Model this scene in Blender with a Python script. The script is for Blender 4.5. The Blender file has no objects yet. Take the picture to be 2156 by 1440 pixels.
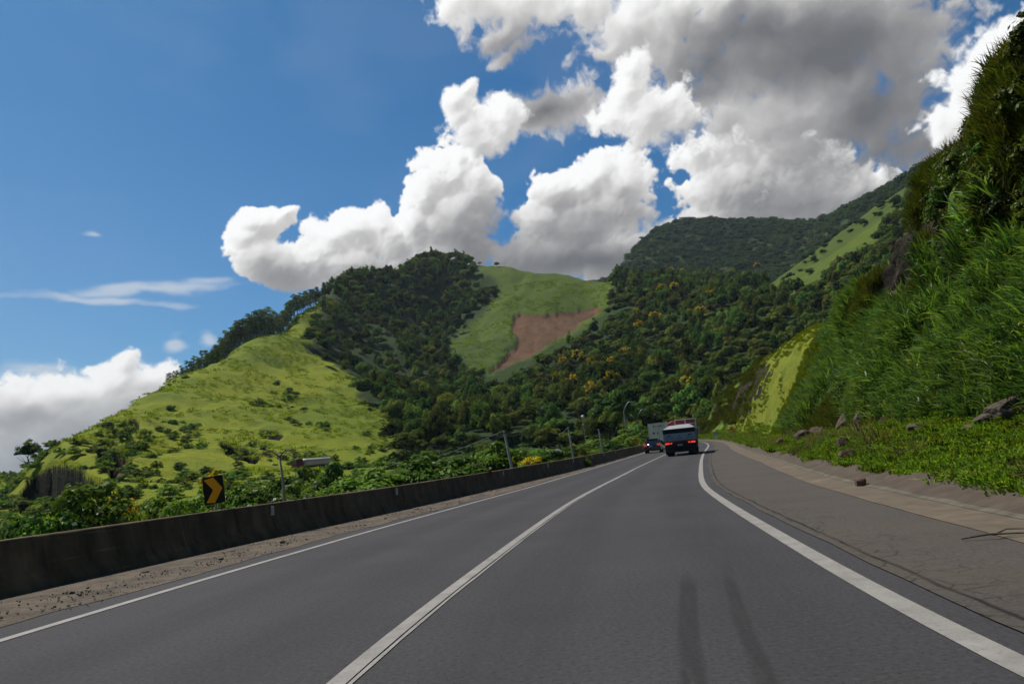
import bpy, math, random
import numpy as np
from mathutils import Vector, Matrix
R = math.radians
rnd = random.Random(7)
rng = np.random.default_rng(7)
scene = bpy.context.scene

# ------------------------------------------------------------------ camera
F_PX, PITCH, ROLL, CAM_H = 1557.0, R(9.2), R(5.5), 1.2       # pixels of a 2156 wide frame
cam_d = bpy.data.cameras.new('camera')
cam = bpy.data.objects.new('camera', cam_d)
scene.collection.objects.link(cam)
scene.camera = cam
cam_d.sensor_width = 36.0
cam_d.lens = 36.0 * F_PX / 2156.0
cam_d.clip_start, cam_d.clip_end = 0.1, 12000
cam.matrix_world = Matrix.Translation((0, 0, CAM_H)) @ Matrix.Rotation(R(90) + PITCH, 4, 'X') @ Matrix.Rotation(-ROLL, 4, 'Z')

# ------------------------------------------------------------------ light and exposure
SUN_AZ, SUN_EL = R(-52), R(56)              # azimuth from the camera's heading, left is negative
sun_dir = Vector((math.sin(SUN_AZ) * math.cos(SUN_EL), math.cos(SUN_AZ) * math.cos(SUN_EL), math.sin(SUN_EL)))
sd = bpy.data.lights.new('sun', 'SUN')
sd.energy, sd.angle, sd.color = 4.6, R(0.6), (1.0, 0.93, 0.80)
sun = bpy.data.objects.new('sun', sd)
scene.collection.objects.link(sun)
sun.rotation_euler = sun_dir.to_track_quat('Z', 'Y').to_euler()
scene.view_settings.view_transform = 'Standard'
scene.view_settings.look = 'None'
scene.view_settings.exposure = 0.38
scene.view_settings.gamma = 1.0
scene.cycles.max_bounces = 6
scene.cycles.diffuse_bounces = 3
scene.cycles.transparent_max_bounces = 12
scene.cycles.transmission_bounces = 4


def ray(px, py):
    x = (px - 1078.0) / F_PX
    y = -(py - 720.0) / F_PX
    c, s = math.cos(ROLL), math.sin(ROLL)
    X, Y = x * c + y * s, -x * s + y * c
    cp, sp = math.cos(PITCH), math.sin(PITCH)
    return X, cp - Y * sp, sp + Y * cp


def azel(px, py):
    X, Y, Z = ray(px, py)
    return math.atan2(X, Y), math.atan2(Z, math.hypot(X, Y))


def point(px, py, d):                       # the place seen at this pixel, d metres away over the ground
    X, Y, Z = ray(px, py)
    k = d / math.hypot(X, Y)
    return Vector((X * k, Y * k, CAM_H + Z * k))


def to_pixel(x, y, z):
    x, y, z = np.asarray(x, float), np.asarray(y, float), np.asarray(z, float) - CAM_H
    cp, sp = math.cos(PITCH), math.sin(PITCH)
    f = y * cp + z * sp
    u = -y * sp + z * cp
    f = np.where(f < 0.01, np.nan, f)
    X, Y = x / f, u / f
    c, s = math.cos(ROLL), math.sin(ROLL)
    return 1078 + (X * c - Y * s) * F_PX, 720 - (X * s + Y * c) * F_PX


# ------------------------------------------------------------------ node helpers
class NT:
    def __init__(self, tree):
        self.t = tree
        self.n = tree.nodes
        self.l = tree.links

    def node(self, typ, **kw):
        n = self.n.new(typ)
        for k, v in kw.items():
            setattr(n, k, v)
        return n

    def put(self, sock, v):
        if isinstance(v, bpy.types.NodeSocket):
            self.l.new(v, sock)
        elif v is not None:
            sock.default_value = v

    def math(self, op, a, b=None, c=None, clamp=False):
        n = self.node('ShaderNodeMath', operation=op, use_clamp=clamp)
        for i, v in enumerate((a, b, c)):
            if v is not None:
                self.put(n.inputs[i], v)
        return n.outputs[0]

    def vmath(self, op, a, b=None, scale=None):
        n = self.node('ShaderNodeVectorMath', operation=op)
        self.put(n.inputs[0], a)
        if b is not None:
            self.put(n.inputs[1], b)
        if scale is not None:
            self.put(n.inputs['Scale'], scale)
        return n.outputs['Value'] if op in ('LENGTH', 'DOT_PRODUCT') else n.outputs[0]

    def noise(self, vec, scale, detail=3, rough=0.55, dist=0.0, dim='3D'):
        n = self.node('ShaderNodeTexNoise', noise_dimensions=dim)
        if vec is not None:
            self.put(n.inputs['Vector'], vec)
        n.inputs['Scale'].default_value = scale
        n.inputs['Detail'].default_value = detail
        n.inputs['Roughness'].default_value = rough
        n.inputs['Distortion'].default_value = dist
        return n.outputs['Fac']

    def voro(self, vec, scale, feature='F1', smooth=None):
        n = self.node('ShaderNodeTexVoronoi', feature=feature)
        self.put(n.inputs['Vector'], vec)
        n.inputs['Scale'].default_value = scale
        if smooth is not None:
            n.inputs['Smoothness'].default_value = smooth
        return n.outputs['Distance']

    def mapr(self, v, a, b, c=0.0, d=1.0, smooth=False):
        n = self.node('ShaderNodeMapRange', clamp=True)
        if smooth:
            n.interpolation_type = 'SMOOTHSTEP'
        self.put(n.inputs[0], v)
        for i, q in enumerate((a, b, c, d)):
            self.put(n.inputs[1 + i], q)
        return n.outputs[0]

    def mix(self, f, a, b, blend='MIX'):
        n = self.node('ShaderNodeMix', data_type='RGBA', blend_type=blend)
        self.put(n.inputs[0], f)
        self.put(n.inputs[6], a if isinstance(a, bpy.types.NodeSocket) else (*a, 1)[:4])
        self.put(n.inputs[7], b if isinstance(b, bpy.types.NodeSocket) else (*b, 1)[:4])
        return n.outputs[2]

    def xyz(self, v):
        n = self.node('ShaderNodeSeparateXYZ')
        self.put(n.inputs[0], v)
        return n.outputs

    def attr(self, name):
        return self.node('ShaderNodeAttribute', attribute_name=name).outputs


SKY_S, CLOUD_S, SKY_TINT = 0.060, 0.79, (0.24, 0.70, 1.0)       # strength of the sky, of the clouds; colour of the air
# ------------------------------------------------------------------ clouds: densities and their sunlight computed on a sky map of azimuth and elevation
def _hash(ix, iy, seed):
    n = (ix.astype(np.int64) * 374761393 + iy.astype(np.int64) * 668265263 + seed * 1442695041) & 0x7fffffff
    n = ((n ^ (n >> 13)) * 1274126177) & 0x7fffffff
    return ((n ^ (n >> 16)) & 0xffff) / 65535.0


def vnoise(x, y, seed=0):
    ix, iy = np.floor(x), np.floor(y)
    fx, fy = x - ix, y - iy
    fx, fy = fx * fx * (3 - 2 * fx), fy * fy * (3 - 2 * fy)
    a, b = _hash(ix, iy, seed), _hash(ix + 1, iy, seed)
    c, d = _hash(ix, iy + 1, seed), _hash(ix + 1, iy + 1, seed)
    return (a + (b - a) * fx) + ((c + (d - c) * fx) - (a + (b - a) * fx)) * fy


def fbm(x, y, octaves=4, seed=0, gain=0.5):
    s, a, t = 0.0, 1.0, 0.0
    for k in range(octaves):
        s = s + a * (vnoise(x * 2 ** k + 17.3 * k, y * 2 ** k - 9.1 * k, seed + k) - 0.5)
        t += a
        a *= gain
    return s / t * 2


def sstep(a, b, v):
    t = np.clip((v - a) / (b - a), 0, 1)
    return t * t * (3 - 2 * t)


def billow(x, y, seed):
    """round heads: one minus the distance to the nearest of scattered points."""
    ix, iy = np.floor(x), np.floor(y)
    best = np.full(x.shape, 9.0)
    for dx in (-1, 0, 1):
        for dy in (-1, 0, 1):
            cx, cy = ix + dx, iy + dy
            px, py = cx + _hash(cx, cy, seed), cy + _hash(cx, cy, seed + 91)
            rr = 0.75 + 0.5 * _hash(cx, cy, seed + 17)
            best = np.minimum(best, ((x - px) ** 2 + (y - py) ** 2) / rr)
    return np.clip(1 - best * 0.95, -0.3, 1)          # rounded (paraboloid) heads


DEG = 0.055
AZ0, AZ1, EL0, EL1 = -46.0, 46.0, -4.0, 44.0
_nx, _ny = int((AZ1 - AZ0) / DEG), int((EL1 - EL0) / DEG)
_A, _E = np.meshgrid(AZ0 + (np.arange(_nx) + .5) * DEG, EL0 + (np.arange(_ny) + .5) * DEG)      # degrees


def blob_field(A, E, lst, k=15.0):
    acc = np.zeros(A.shape)
    for b in lst:
        px, py, rx, ry = b[:4]
        rot = b[4] if len(b) > 4 else 0
        st = b[5] if len(b) > 5 else 1.0
        a, e = azel(px, py)
        g = 1620.0 * math.pi / 180.0
        ux, uy = (A - math.degrees(a)) * math.cos(e) * g, (E - math.degrees(e)) * g
        t = R(rot) - ROLL
        x, y = (ux * math.cos(t) + uy * math.sin(t)) / rx, (-ux * math.sin(t) + uy * math.cos(t)) / ry
        d = st * (1 - np.sqrt(x * x + y * y))
        acc += np.exp(k * np.clip(d, -1.5, 2))
    return np.log(acc + 1e-9) / k


def shift(a, dx, dy):
    """value at a point dx, dy map cells away."""
    return np.roll(np.roll(a, -int(round(dx)), 1), -int(round(dy)), 0)


def cloud_layer(lst, darks, big, med, fine, width, thick, soft=0.0, absorb=0.5, seed=0, wamp=1.0, floor=0.2, relief=0.6):
    wx = _A + wamp * (0.9 * fbm(_A / 3.4, _E / 3.4, 3, seed + 1) + 0.35 * fbm(_A / 1.1, _E / 1.1, 3, seed + 2))
    wy = _E + wamp * (0.9 * fbm(_A / 3.4 + 40, _E / 3.4, 3, seed + 3) + 0.35 * fbm(_A / 1.1 + 40, _E / 1.1, 3, seed + 4))
    D = blob_field(wx, wy, lst)
    w2x = wx + 0.25 * fbm(_A / .5, _E / .5, 3, seed + 5)
    w2y = wy + 0.25 * fbm(_A / .5 + 9, _E / .5, 3, seed + 6)
    n = big * (billow(w2x / 2.6, w2y / 2.6, seed + 7) - .5) + med * (billow(w2x / 1.15, w2y / 1.15, seed + 8) - .5) + med * .55 * (billow(w2x / .55, w2y / .55, seed + 9) - .5)
    n = n + fine * fbm(w2x / 1.4, w2y / 1.4, 6, seed + 10, 0.6)
    F = D + n
    alpha = sstep(0, width, F)
    T = np.clip(F, 0, None) * alpha
    if soft:
        T = T * (1 - soft) + soft * np.clip(D + .3 * n, 0, None)
    tau = np.zeros(T.shape)
    step, r = 2.2, 1.5
    for k in range(13):
        tau += shift(T, -0.50 * r, 0.86 * r) * step
        r += step
        step *= 1.28
    lit = 0.62 * np.exp(-absorb * tau) + 0.38 * np.exp(-absorb * 0.22 * tau)
    # undersides, away from the sun, are vaporous
    alpha = sstep(0, width + 0.55 * np.clip(0.75 - lit, 0, 1), F)
    # relief of the heads
    H = T * thick
    for k in range(3):
        H = (H * 2 + shift(H, 1, 0) + shift(H, -1, 0) + shift(H, 0, 1) + shift(H, 0, -1)) / 6
    Hs = H
    for k in range(8):
        Hs = (Hs + shift(Hs, 3, 0) + shift(Hs, -3, 0) + shift(Hs, 0, 3) + shift(Hs, 0, -3)) / 5
    H = H * relief + Hs * 1.6
    gx = (shift(H, 1.6, 0) - shift(H, -1.6, 0)) / 4
    gy = (shift(H, 0, 1.6) - shift(H, 0, -1.6)) / 4
    lam = 0.55 * gx - 0.80 * gy
    rel = np.clip(lam / np.sqrt(1 + gx * gx + gy * gy) * 1.0, -1, 1)
    d = 0.0
    if darks:
        d = np.clip(blob_field(wx, wy, darks, 5.0) + 0.25 + 0.35 * fbm(w2x / 3.5, w2y / 2.8, 5, seed + 30), 0, 1.2)
    L = floor + (1.0 - floor) * lit
    L = L + 0.24 * rel * (0.35 + 0.65 * lit)
    L = L * (1 - 0.74 * np.clip(d, 0, 1)) + 0.05 * np.exp(-3 * T)
    return alpha, np.clip(L, 0.0, 1.1)


crisp = [(600, 447, 28, 13, 35), (552, 474, 60, 38, 18), (522, 506, 46, 44), (548, 545, 74, 48, -35), (608, 572, 98, 46, -8), (672, 548, 88, 58), (694, 506, 58, 50), (748, 492, 66, 50),
         (800, 480, 44, 44), (830, 500, 60, 44), (720, 558, 110, 34),
         (945, 375, 78, 74), (905, 415, 56, 74), (990, 410, 60, 76), (950, 470, 104, 95), (880, 480, 62, 62), (940, 550, 150, 60), (850, 510, 70, 56),
         (1260, 375, 74, 54), (1185, 405, 74, 52), (1135, 465, 66, 56), (1305, 390, 76, 68), (1305, 450, 80, 66), (1230, 490, 150, 85), (1110, 555, 130, 62), (1280, 540, 150, 75),
         (1478, 325, 62, 48), (1540, 305, 78, 50), (1625, 300, 84, 66), (1690, 340, 90, 80), (1580, 400, 150, 80), (1512, 415, 72, 78), (1700, 430, 150, 80), (1560, 470, 170, 50),
         (1800, 420, 90, 40, 20)]
lowc = [(268, 778, 36, 34), (250, 810, 70, 42), (150, 835, 90, 45), (55, 855, 110, 60), (320, 810, 80, 40), (200, 880, 210, 85), (40, 940, 170, 110), (380, 860, 120, 60)]
crisp2 = [(985, 192, 26, 16, 35), (966, 218, 44, 34, 25), (968, 246, 30, 30), (986, 278, 44, 42), (1014, 300, 50, 28), (1050, 250, 60, 44),
          (1290, 250, 50, 40), (1325, 195, 45, 64, -20), (1380, 240, 90, 64), (1330, 150, 40, 50),
          (2085, 120, 64, 54), (2050, 190, 64, 74), (2140, 100, 64, 60), (2040, 260, 80, 80)]
softc = [(1130, 236, 160, 56, 8), (990, 0, 110, 62), (1105, 15, 150, 78), (1080, 112, 55, 20, 30, .8), (1060, 75, 70, 42), (1220, 20, 120, 48),
         (1330, 60, 110, 66), (1290, 95, 90, 24, 15, .8),
         (1430, 110, 130, 130), (1500, 60, 260, 160), (1720, 90, 280, 190, 0, 1.3), (1420, 215, 170, 80), (1700, 240, 260, 130, 0, 1.3), (1640, 130, 220, 130, 0, 1.3), (1860, 250, 170, 150), (1880, 110, 100, 130),
         (2050, 300, 120, 110), (1590, 250, 190, 70)]
darkc = [(975, 520, 100, 70, 0, .55), (960, 570, 170, 45, 0, .55), (1270, 455, 110, 30, 0, .30), (1235, 550, 190, 36, 0, .85), (1170, 500, 60, 60, 0, .3), (90, 885, 160, 34, 10, .35), (235, 910, 150, 34, 20, .40),
         (1640, 440, 150, 50, 0, .30), (660, 592, 100, 22, 5, .2), (60, 990, 150, 40, 0, .35)]
darks_ = [(1640, 70, 240, 75, -8, 1.0), (1740, 115, 220, 70, 5, 1.0), (1820, 240, 150, 90, 40, .85), (1500, 130, 120, 60, 0, .7), (1160, 235, 110, 40, 8, 0.62), (1050, 100, 80, 30, 0, .3), (1860, 320, 150, 60, 0, .6), (1960, 330, 120, 80, 0, .3)]
cirrus = [(330, 608, 170, 17, 9, 1.0), (190, 632, 190, 10, 3, .8), (440, 592, 60, 15, 10, .7), (370, 720, 28, 20, 10, 1.), (190, 495, 24, 9, 5, .7), (440, 712, 20, 18, 0, .8), (90, 778, 60, 22, 0, 1.0), (1250, 85, 60, 12, 10, .6)]

a_s, l_s = cloud_layer(softc, darks_, 0.06, 0.10, 0.75, 0.50, 16, soft=0.4, absorb=0.014, seed=200, wamp=0.9, floor=0.46, relief=0.25)
crisp = [(b[0], b[1], b[2] * .90, b[3] * .90, *b[4:]) for b in crisp]
a_c, l_c = cloud_layer(crisp, darkc, 0.18, 0.34, 0.50, 0.17, 28, absorb=0.021, seed=300, wamp=0.36, floor=0.48)
a_d, l_d = cloud_layer(crisp2, [], 0.04, 0.18, 0.70, 0.36, 16, absorb=0.018, seed=400, wamp=0.45, floor=0.62)
a_l, l_l = cloud_layer(lowc, [(90, 885, 160, 30, 10, .3), (235, 905, 150, 30, 20, .35), (60, 990, 150, 40, 0, .3)], 0.12, 0.24, 0.62, 0.34, 16, soft=.3, absorb=0.016, seed=700, wamp=0.6, floor=0.50, relief=.35)
l_l = l_l * 0.93
a_i = sstep(-.05, .75, blob_field(_A + .7 * fbm(_A / 3, _E / 1.2, 4, 501), _E + .35 * fbm(_A / 3, _E / 1.2 + 7, 4, 502), cirrus) + 0.42 * fbm(_A / 2.2, _E / .6, 5, 503)) * 0.62


def cloud_colour(L):
    ks = [0, .15, .3, .5, .7, .85, 1.0, 1.1]
    r = np.interp(L, ks, [.105, .135, .205, .345, .56, .74, .90, .97])
    g = np.interp(L, ks, [.108, .138, .205, .340, .55, .73, .90, .97])
    b = np.interp(L, ks, [.118, .150, .213, .345, .545, .725, .89, .97])
    return np.stack([r, g, b], -1)


RGB = np.zeros((_ny, _nx, 3))
AL = np.zeros((_ny, _nx))


def over(al, rgb):
    global RGB, AL
    RGB = RGB * (1 - al[..., None]) + rgb * al[..., None]
    AL = AL * (1 - al) + al


over(a_i, np.array([.66, .68, .71]) * np.ones((_ny, _nx, 1)))
# thin veil of high cloud, thickest low on the left
veil = 0.17 * sstep(2, -42, _A) * (1 - 0.8 * sstep(6, 32, _E)) + 0.07 * sstep(-.05, .6, fbm(_A / 16 + .6 * fbm(_A / 9, _E / 9, 2, 601), _E / 8, 5, 602))
over(np.clip(veil, 0, .5), np.array([.50, .56, .63]) * np.ones((_ny, _nx, 1)))
over(a_l, cloud_colour(l_l))
over(a_c, cloud_colour(l_c))
over(a_s, cloud_colour(l_s))
over(a_d, cloud_colour(l_d))
_edge = sstep(AZ0, AZ0 + 2, _A) * sstep(AZ1, AZ1 - 2, _A) * sstep(EL1, EL1 - 2, _E)


def data_image(name, rgba):
    im = bpy.data.images.new(name, rgba.shape[1], rgba.shape[0], alpha=True, float_buffer=True)
    im.colorspace_settings.name = 'Non-Color'
    im.alpha_mode = 'NONE'
    im.pixels.foreach_set(np.ascontiguousarray(rgba, np.float32).ravel())
    im.update()
    im.pack()
    return im


RGB *= _edge[..., None]
AL *= _edge
one = np.ones((_ny, _nx, 1))
img_rgb = data_image('cloud_light', np.concatenate([RGB, one], -1))
img_al = data_image('cloud_cover', np.concatenate([np.repeat(AL[..., None], 3, -1), one], -1))

world = bpy.data.worlds.new('World')
scene.world = world
world.use_nodes = True
W = NT(world.node_tree)
W.n.clear()
sky = W.node('ShaderNodeTexSky', sky_type='NISHITA')
sky.sun_disc = False
sky.sun_elevation = SUN_EL
sky.sun_rotation = SUN_AZ
sky.air_density = 1.0
sky.dust_density = 0.6
sky.ozone_density = 2.5
tc = W.node('ShaderNodeTexCoord')
sx, sy, sz = W.xyz(tc.outputs['Generated'])[:3]
w_az = W.math('ARCTAN2', sx, sy)
w_hor = W.math('SQRT', W.math('ADD', W.math('MULTIPLY', sx, sx), W.math('MULTIPLY', sy, sy)))
w_el = W.math('ARCTAN2', sz, w_hor)
cmb = W.node('ShaderNodeCombineXYZ')
W.put(cmb.inputs[0], W.mapr(w_az, R(AZ0), R(AZ1), 0, 1))
W.put(cmb.inputs[1], W.mapr(w_el, R(EL0), R(EL1), 0, 1))
t1 = W.node('ShaderNodeTexImage', image=img_rgb, extension='EXTEND', interpolation='Cubic')
t2 = W.node('ShaderNodeTexImage', image=img_al, extension='EXTEND', interpolation='Cubic')
W.put(t1.inputs[0], cmb.outputs[0])
W.put(t2.inputs[0], cmb.outputs[0])
tint = W.mix(1.0, sky.outputs[0], SKY_TINT, 'MULTIPLY')
sky_rgb = W.vmath('SCALE', tint, scale=SKY_S)
inv = W.vmath('SUBTRACT', (1, 1, 1), t2.outputs[0])
col = W.vmath('ADD', W.vmath('MULTIPLY', sky_rgb, inv), W.vmath('SCALE', t1.outputs[0], scale=CLOUD_S))
bg = W.node('ShaderNodeBackground')
W.put(bg.inputs[0], col)
bg.inputs[1].default_value = 1.0
wo = W.node('ShaderNodeOutputWorld')
W.l.new(bg.outputs[0], wo.inputs[0])
world.cycles.sampling_method = 'MANUAL'
world.cycles.sample_map_resolution = 512


def inside(px, py, poly):
    r = np.zeros(np.shape(px), bool)
    n = len(poly)
    for i in range(n):
        x0, y0 = poly[i]
        x1, y1 = poly[(i + 1) % n]
        if y0 == y1:
            continue
        c = ((y0 > py) != (y1 > py)) & (px < (x1 - x0) * (py - y0) / (y1 - y0) + x0)
        r ^= c
    return r


# ------------------------------------------------------------------ object helpers
def link(o, parent=None):
    scene.collection.objects.link(o)
    if parent is not None:
        o.parent = parent
    return o


def tag(o, label=None, cat=None, group=None, kind=None):
    if label: o['label'] = label
    if cat: o['category'] = cat
    if group: o['group'] = group
    if kind: o['kind'] = kind
    return o


def empty(name, loc, rz=0.0):
    o = bpy.data.objects.new(name, None)
    o.empty_display_size = 0.3
    link(o)
    o.location = loc
    o.rotation_euler = (0, 0, rz)
    return o


class MB:
    def __init__(self):
        self.v, self.f, self.m, self.a, self.n = [], [], [], [], 0

    def add(self, verts, faces, mat=0, att=None):
        verts = np.asarray(verts, float).reshape(-1, 3)
        self.v.append(verts)
        for fc in faces:
            self.f.append(tuple(int(i) + self.n for i in fc))
            self.m.append(mat)
        self.a.append(np.full(len(verts), 0.5 if att is None else att) if np.ndim(att) == 0 else np.asarray(att))
        self.n += len(verts)
        return self

    def box(self, c, s, mat=0, rot=None, taper=1.0):
        hx, hy, hz = s[0] / 2, s[1] / 2, s[2] / 2
        vs = [Vector((x * hx * (taper if z > 0 else 1), y * hy * (taper if z > 0 else 1), z * hz)) for z in (-1, 1) for y in (-1, 1) for x in (-1, 1)]
        if rot is not None:
            vs = [rot @ v for v in vs]
        vs = [v + Vector(c) for v in vs]
        return self.add([tuple(v) for v in vs], [(0, 2, 3, 1), (4, 5, 7, 6), (0, 1, 5, 4), (2, 6, 7, 3), (0, 4, 6, 2), (1, 3, 7, 5)], mat)

    def tube(self, pts, radii, n=8, mat=0, cap=True):
        pts = [Vector(p) for p in pts]
        if not hasattr(radii, '__len__'):
            radii = [radii] * len(pts)
        vs, fs = [], []
        up = Vector((0.13, 0.27, 0.95))
        for i, p in enumerate(pts):
            d = (pts[min(i + 1, len(pts) - 1)] - pts[max(i - 1, 0)]).normalized()
            u = d.cross(up)
            if u.length < 1e-3:
                u = d.cross(Vector((1, 0, 0)))
            u.normalize()
            w = d.cross(u)
            for k in range(n):
                a = 2 * math.pi * k / n
                vs.append(tuple(p + (u * math.cos(a) + w * math.sin(a)) * radii[i]))
        for i in range(len(pts) - 1):
            for k in range(n):
                a, b = i * n + k, i * n + (k + 1) % n
                fs.append((a, b, b + n, a + n))
        if cap:
            fs.append(tuple(range(n))[::-1])
            fs.append(tuple((len(pts) - 1) * n + k for k in range(n)))
        return self.add(vs, fs, mat)

    def lathe_x(self, c, prof, n=20, mat=0):          # profile of (x, r) round the x axis
        vs, fs = [], []
        for x, r in prof:
            for k in range(n):
                a = 2 * math.pi * k / n
                vs.append((c[0] + x, c[1] + r * math.cos(a), c[2] + r * math.sin(a)))
        for i in range(len(prof) - 1):
            for k in range(n):
                a, b = i * n + k, i * n + (k + 1) % n
                fs.append((a, b, b + n, a + n))
        fs.append(tuple(range(n))[::-1])
        fs.append(tuple((len(prof) - 1) * n + k for k in range(n)))
        return self.add(vs, fs, mat)

    def prism(self, outline, y0, y1, mat=0):           # outline in x, z; thickness along y
        n = len(outline)
        vs = [(x, y0, z) for x, z in outline] + [(x, y1, z) for x, z in outline]
        fs = [tuple(range(n)), tuple(range(2 * n - 1, n - 1, -1))]
        for i in range(n):
            j = (i + 1) % n
            fs.append((i, i + n, j + n, j))
        return self.add(vs, fs, mat)

    def mesh(self, name, mats, smooth=False):
        me = bpy.data.meshes.new(name)
        v = np.concatenate(self.v)
        me.from_pydata(v.tolist(), [], self.f)
        for m in (mats if isinstance(mats, (list, tuple)) else [mats]):
            me.materials.append(m)
        if any(self.m):
            me.polygons.foreach_set('material_index', self.m)
        if smooth:
            me.polygons.foreach_set('use_smooth', [True] * len(me.polygons))
        at = me.attributes.new('lv', 'FLOAT', 'POINT')
        at.data.foreach_set('value', np.concatenate(self.a).astype(np.float32))
        me.update()
        return me

    def build(self, name, mats, parent=None, smooth=False, bevel=0.0):
        o = bpy.data.objects.new(name, self.mesh(name, mats, smooth))
        link(o, parent)
        if bevel:
            b = o.modifiers.new('bevel', 'BEVEL')
            b.width, b.segments, b.limit_method = bevel, 2, 'ANGLE'
        return o


def quads_mesh(name, V, mats, lv=None, mat_idx=None, uv=None):
    """V: (n,4,3) array of quads."""
    n = len(V)
    me = bpy.data.meshes.new(name)
    me.vertices.add(n * 4)
    me.vertices.foreach_set('co', V.astype(np.float32).ravel())
    me.loops.add(n * 4)
    me.loops.foreach_set('vertex_index', np.arange(n * 4, dtype=np.int32))
    me.polygons.add(n)
    me.polygons.foreach_set('loop_start', np.arange(0, n * 4, 4, dtype=np.int32))
    me.polygons.foreach_set('loop_total', np.full(n, 4, np.int32))
    for m in (mats if isinstance(mats, (list, tuple)) else [mats]):
        me.materials.append(m)
    if mat_idx is not None:
        me.polygons.foreach_set('material_index', mat_idx.astype(np.int32))
    me.update()
    at = me.attributes.new('lv', 'FLOAT', 'POINT')
    at.data.foreach_set('value', (np.repeat(lv, 4) if lv is not None and len(lv) == n else (lv if lv is not None else np.full(n * 4, .5))).astype(np.float32))
    return me


def grid_mesh(name, P, mats, uv=None, attrs=None, smooth=True, mat_idx=None, wrap=False):
    """P: (rows, cols, 3)."""
    r, c = P.shape[:2]
    me = bpy.data.meshes.new(name)
    me.vertices.add(r * c)
    me.vertices.foreach_set('co', P.astype(np.float32).ravel())
    i = np.arange((r - 1))[:, None] * c
    if wrap:
        j = np.arange(c)[None]
        a, b = i + j, i + (j + 1) % c
    else:
        j = np.arange(c - 1)[None]
        a, b = i + j, i + j + 1
    q = np.stack([a, b, b + c, a + c], -1).reshape(-1, 4)
    n = len(q)
    me.loops.add(n * 4)
    me.loops.foreach_set('vertex_index', q.astype(np.int32).ravel())
    me.polygons.add(n)
    me.polygons.foreach_set('loop_start', np.arange(0, n * 4, 4, dtype=np.int32))
    me.polygons.foreach_set('loop_total', np.full(n, 4, np.int32))
    for m in (mats if isinstance(mats, (list, tuple)) else [mats]):
        me.materials.append(m)
    if mat_idx is not None:
        me.polygons.foreach_set('material_index', mat_idx.astype(np.int32).ravel())
    if smooth:
        me.polygons.foreach_set('use_smooth', [True] * n)
    me.update()
    if uv is not None:
        l = me.uv_layers.new(name='uv')
        l.data.foreach_set('uv', uv.reshape(-1, 2)[q.ravel()].astype(np.float32).ravel())
    for k, v in (attrs or {}).items():
        at = me.attributes.new(k, 'FLOAT', 'POINT')
        at.data.foreach_set('value', np.asarray(v, np.float32).ravel())
    return me


def copy_tree(o, parent=None):
    c = o.copy()
    link(c, parent)
    for ch in list(o.children):
        k = ch.copy()
        link(k, c)
        for gch in ch.children:
            d = gch.copy()
            link(d, k)
    return c


# ------------------------------------------------------------------ materials
def mat(name):
    m = bpy.data.materials.new(name)
    m.use_nodes = True
    t = NT(m.node_tree)
    t.n.clear()
    out = t.node('ShaderNodeOutputMaterial')
    return m, t, out


def principled(t, out, col, rough=0.7, metal=0.0, spec=0.3, bump=None, bstr=0.3, bdist=0.02, emit=None, emis=0.0, coat=0.0):
    b = t.node('ShaderNodeBsdfPrincipled')
    t.put(b.inputs['Base Color'], col if isinstance(col, bpy.types.NodeSocket) else (*col, 1)[:4])
    t.put(b.inputs['Roughness'], rough)
    b.inputs['Metallic'].default_value = metal
    b.inputs['Specular IOR Level'].default_value = spec
    b.inputs['Coat Weight'].default_value = coat
    if emit is not None:
        t.put(b.inputs['Emission Color'], (*emit, 1))
        b.inputs['Emission Strength'].default_value = emis
    if bump is not None:
        n = t.node('ShaderNodeBump')
        n.inputs['Strength'].default_value = bstr
        n.inputs['Distance'].default_value = bdist
        t.put(n.inputs['Height'], bump)
        t.l.new(n.outputs[0], b.inputs['Normal'])
    t.l.new(b.outputs[0], out.inputs[0])
    return b


def simple(name, col, rough=0.6, metal=0.0, spec=0.3, vary=0.25, scale=6.0, **kw):
    m, t, out = mat(name)
    geo = t.node('ShaderNodeTexCoord')
    n = t.noise(geo.outputs['Object'], scale, 5, 0.6)
    c = t.mix(t.mapr(n, 0.3, 0.7), tuple(x * (1 - vary) for x in col), tuple(min(1, x * (1 + vary)) for x in col))
    principled(t, out, c, rough, metal, spec, **kw)
    return m


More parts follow.
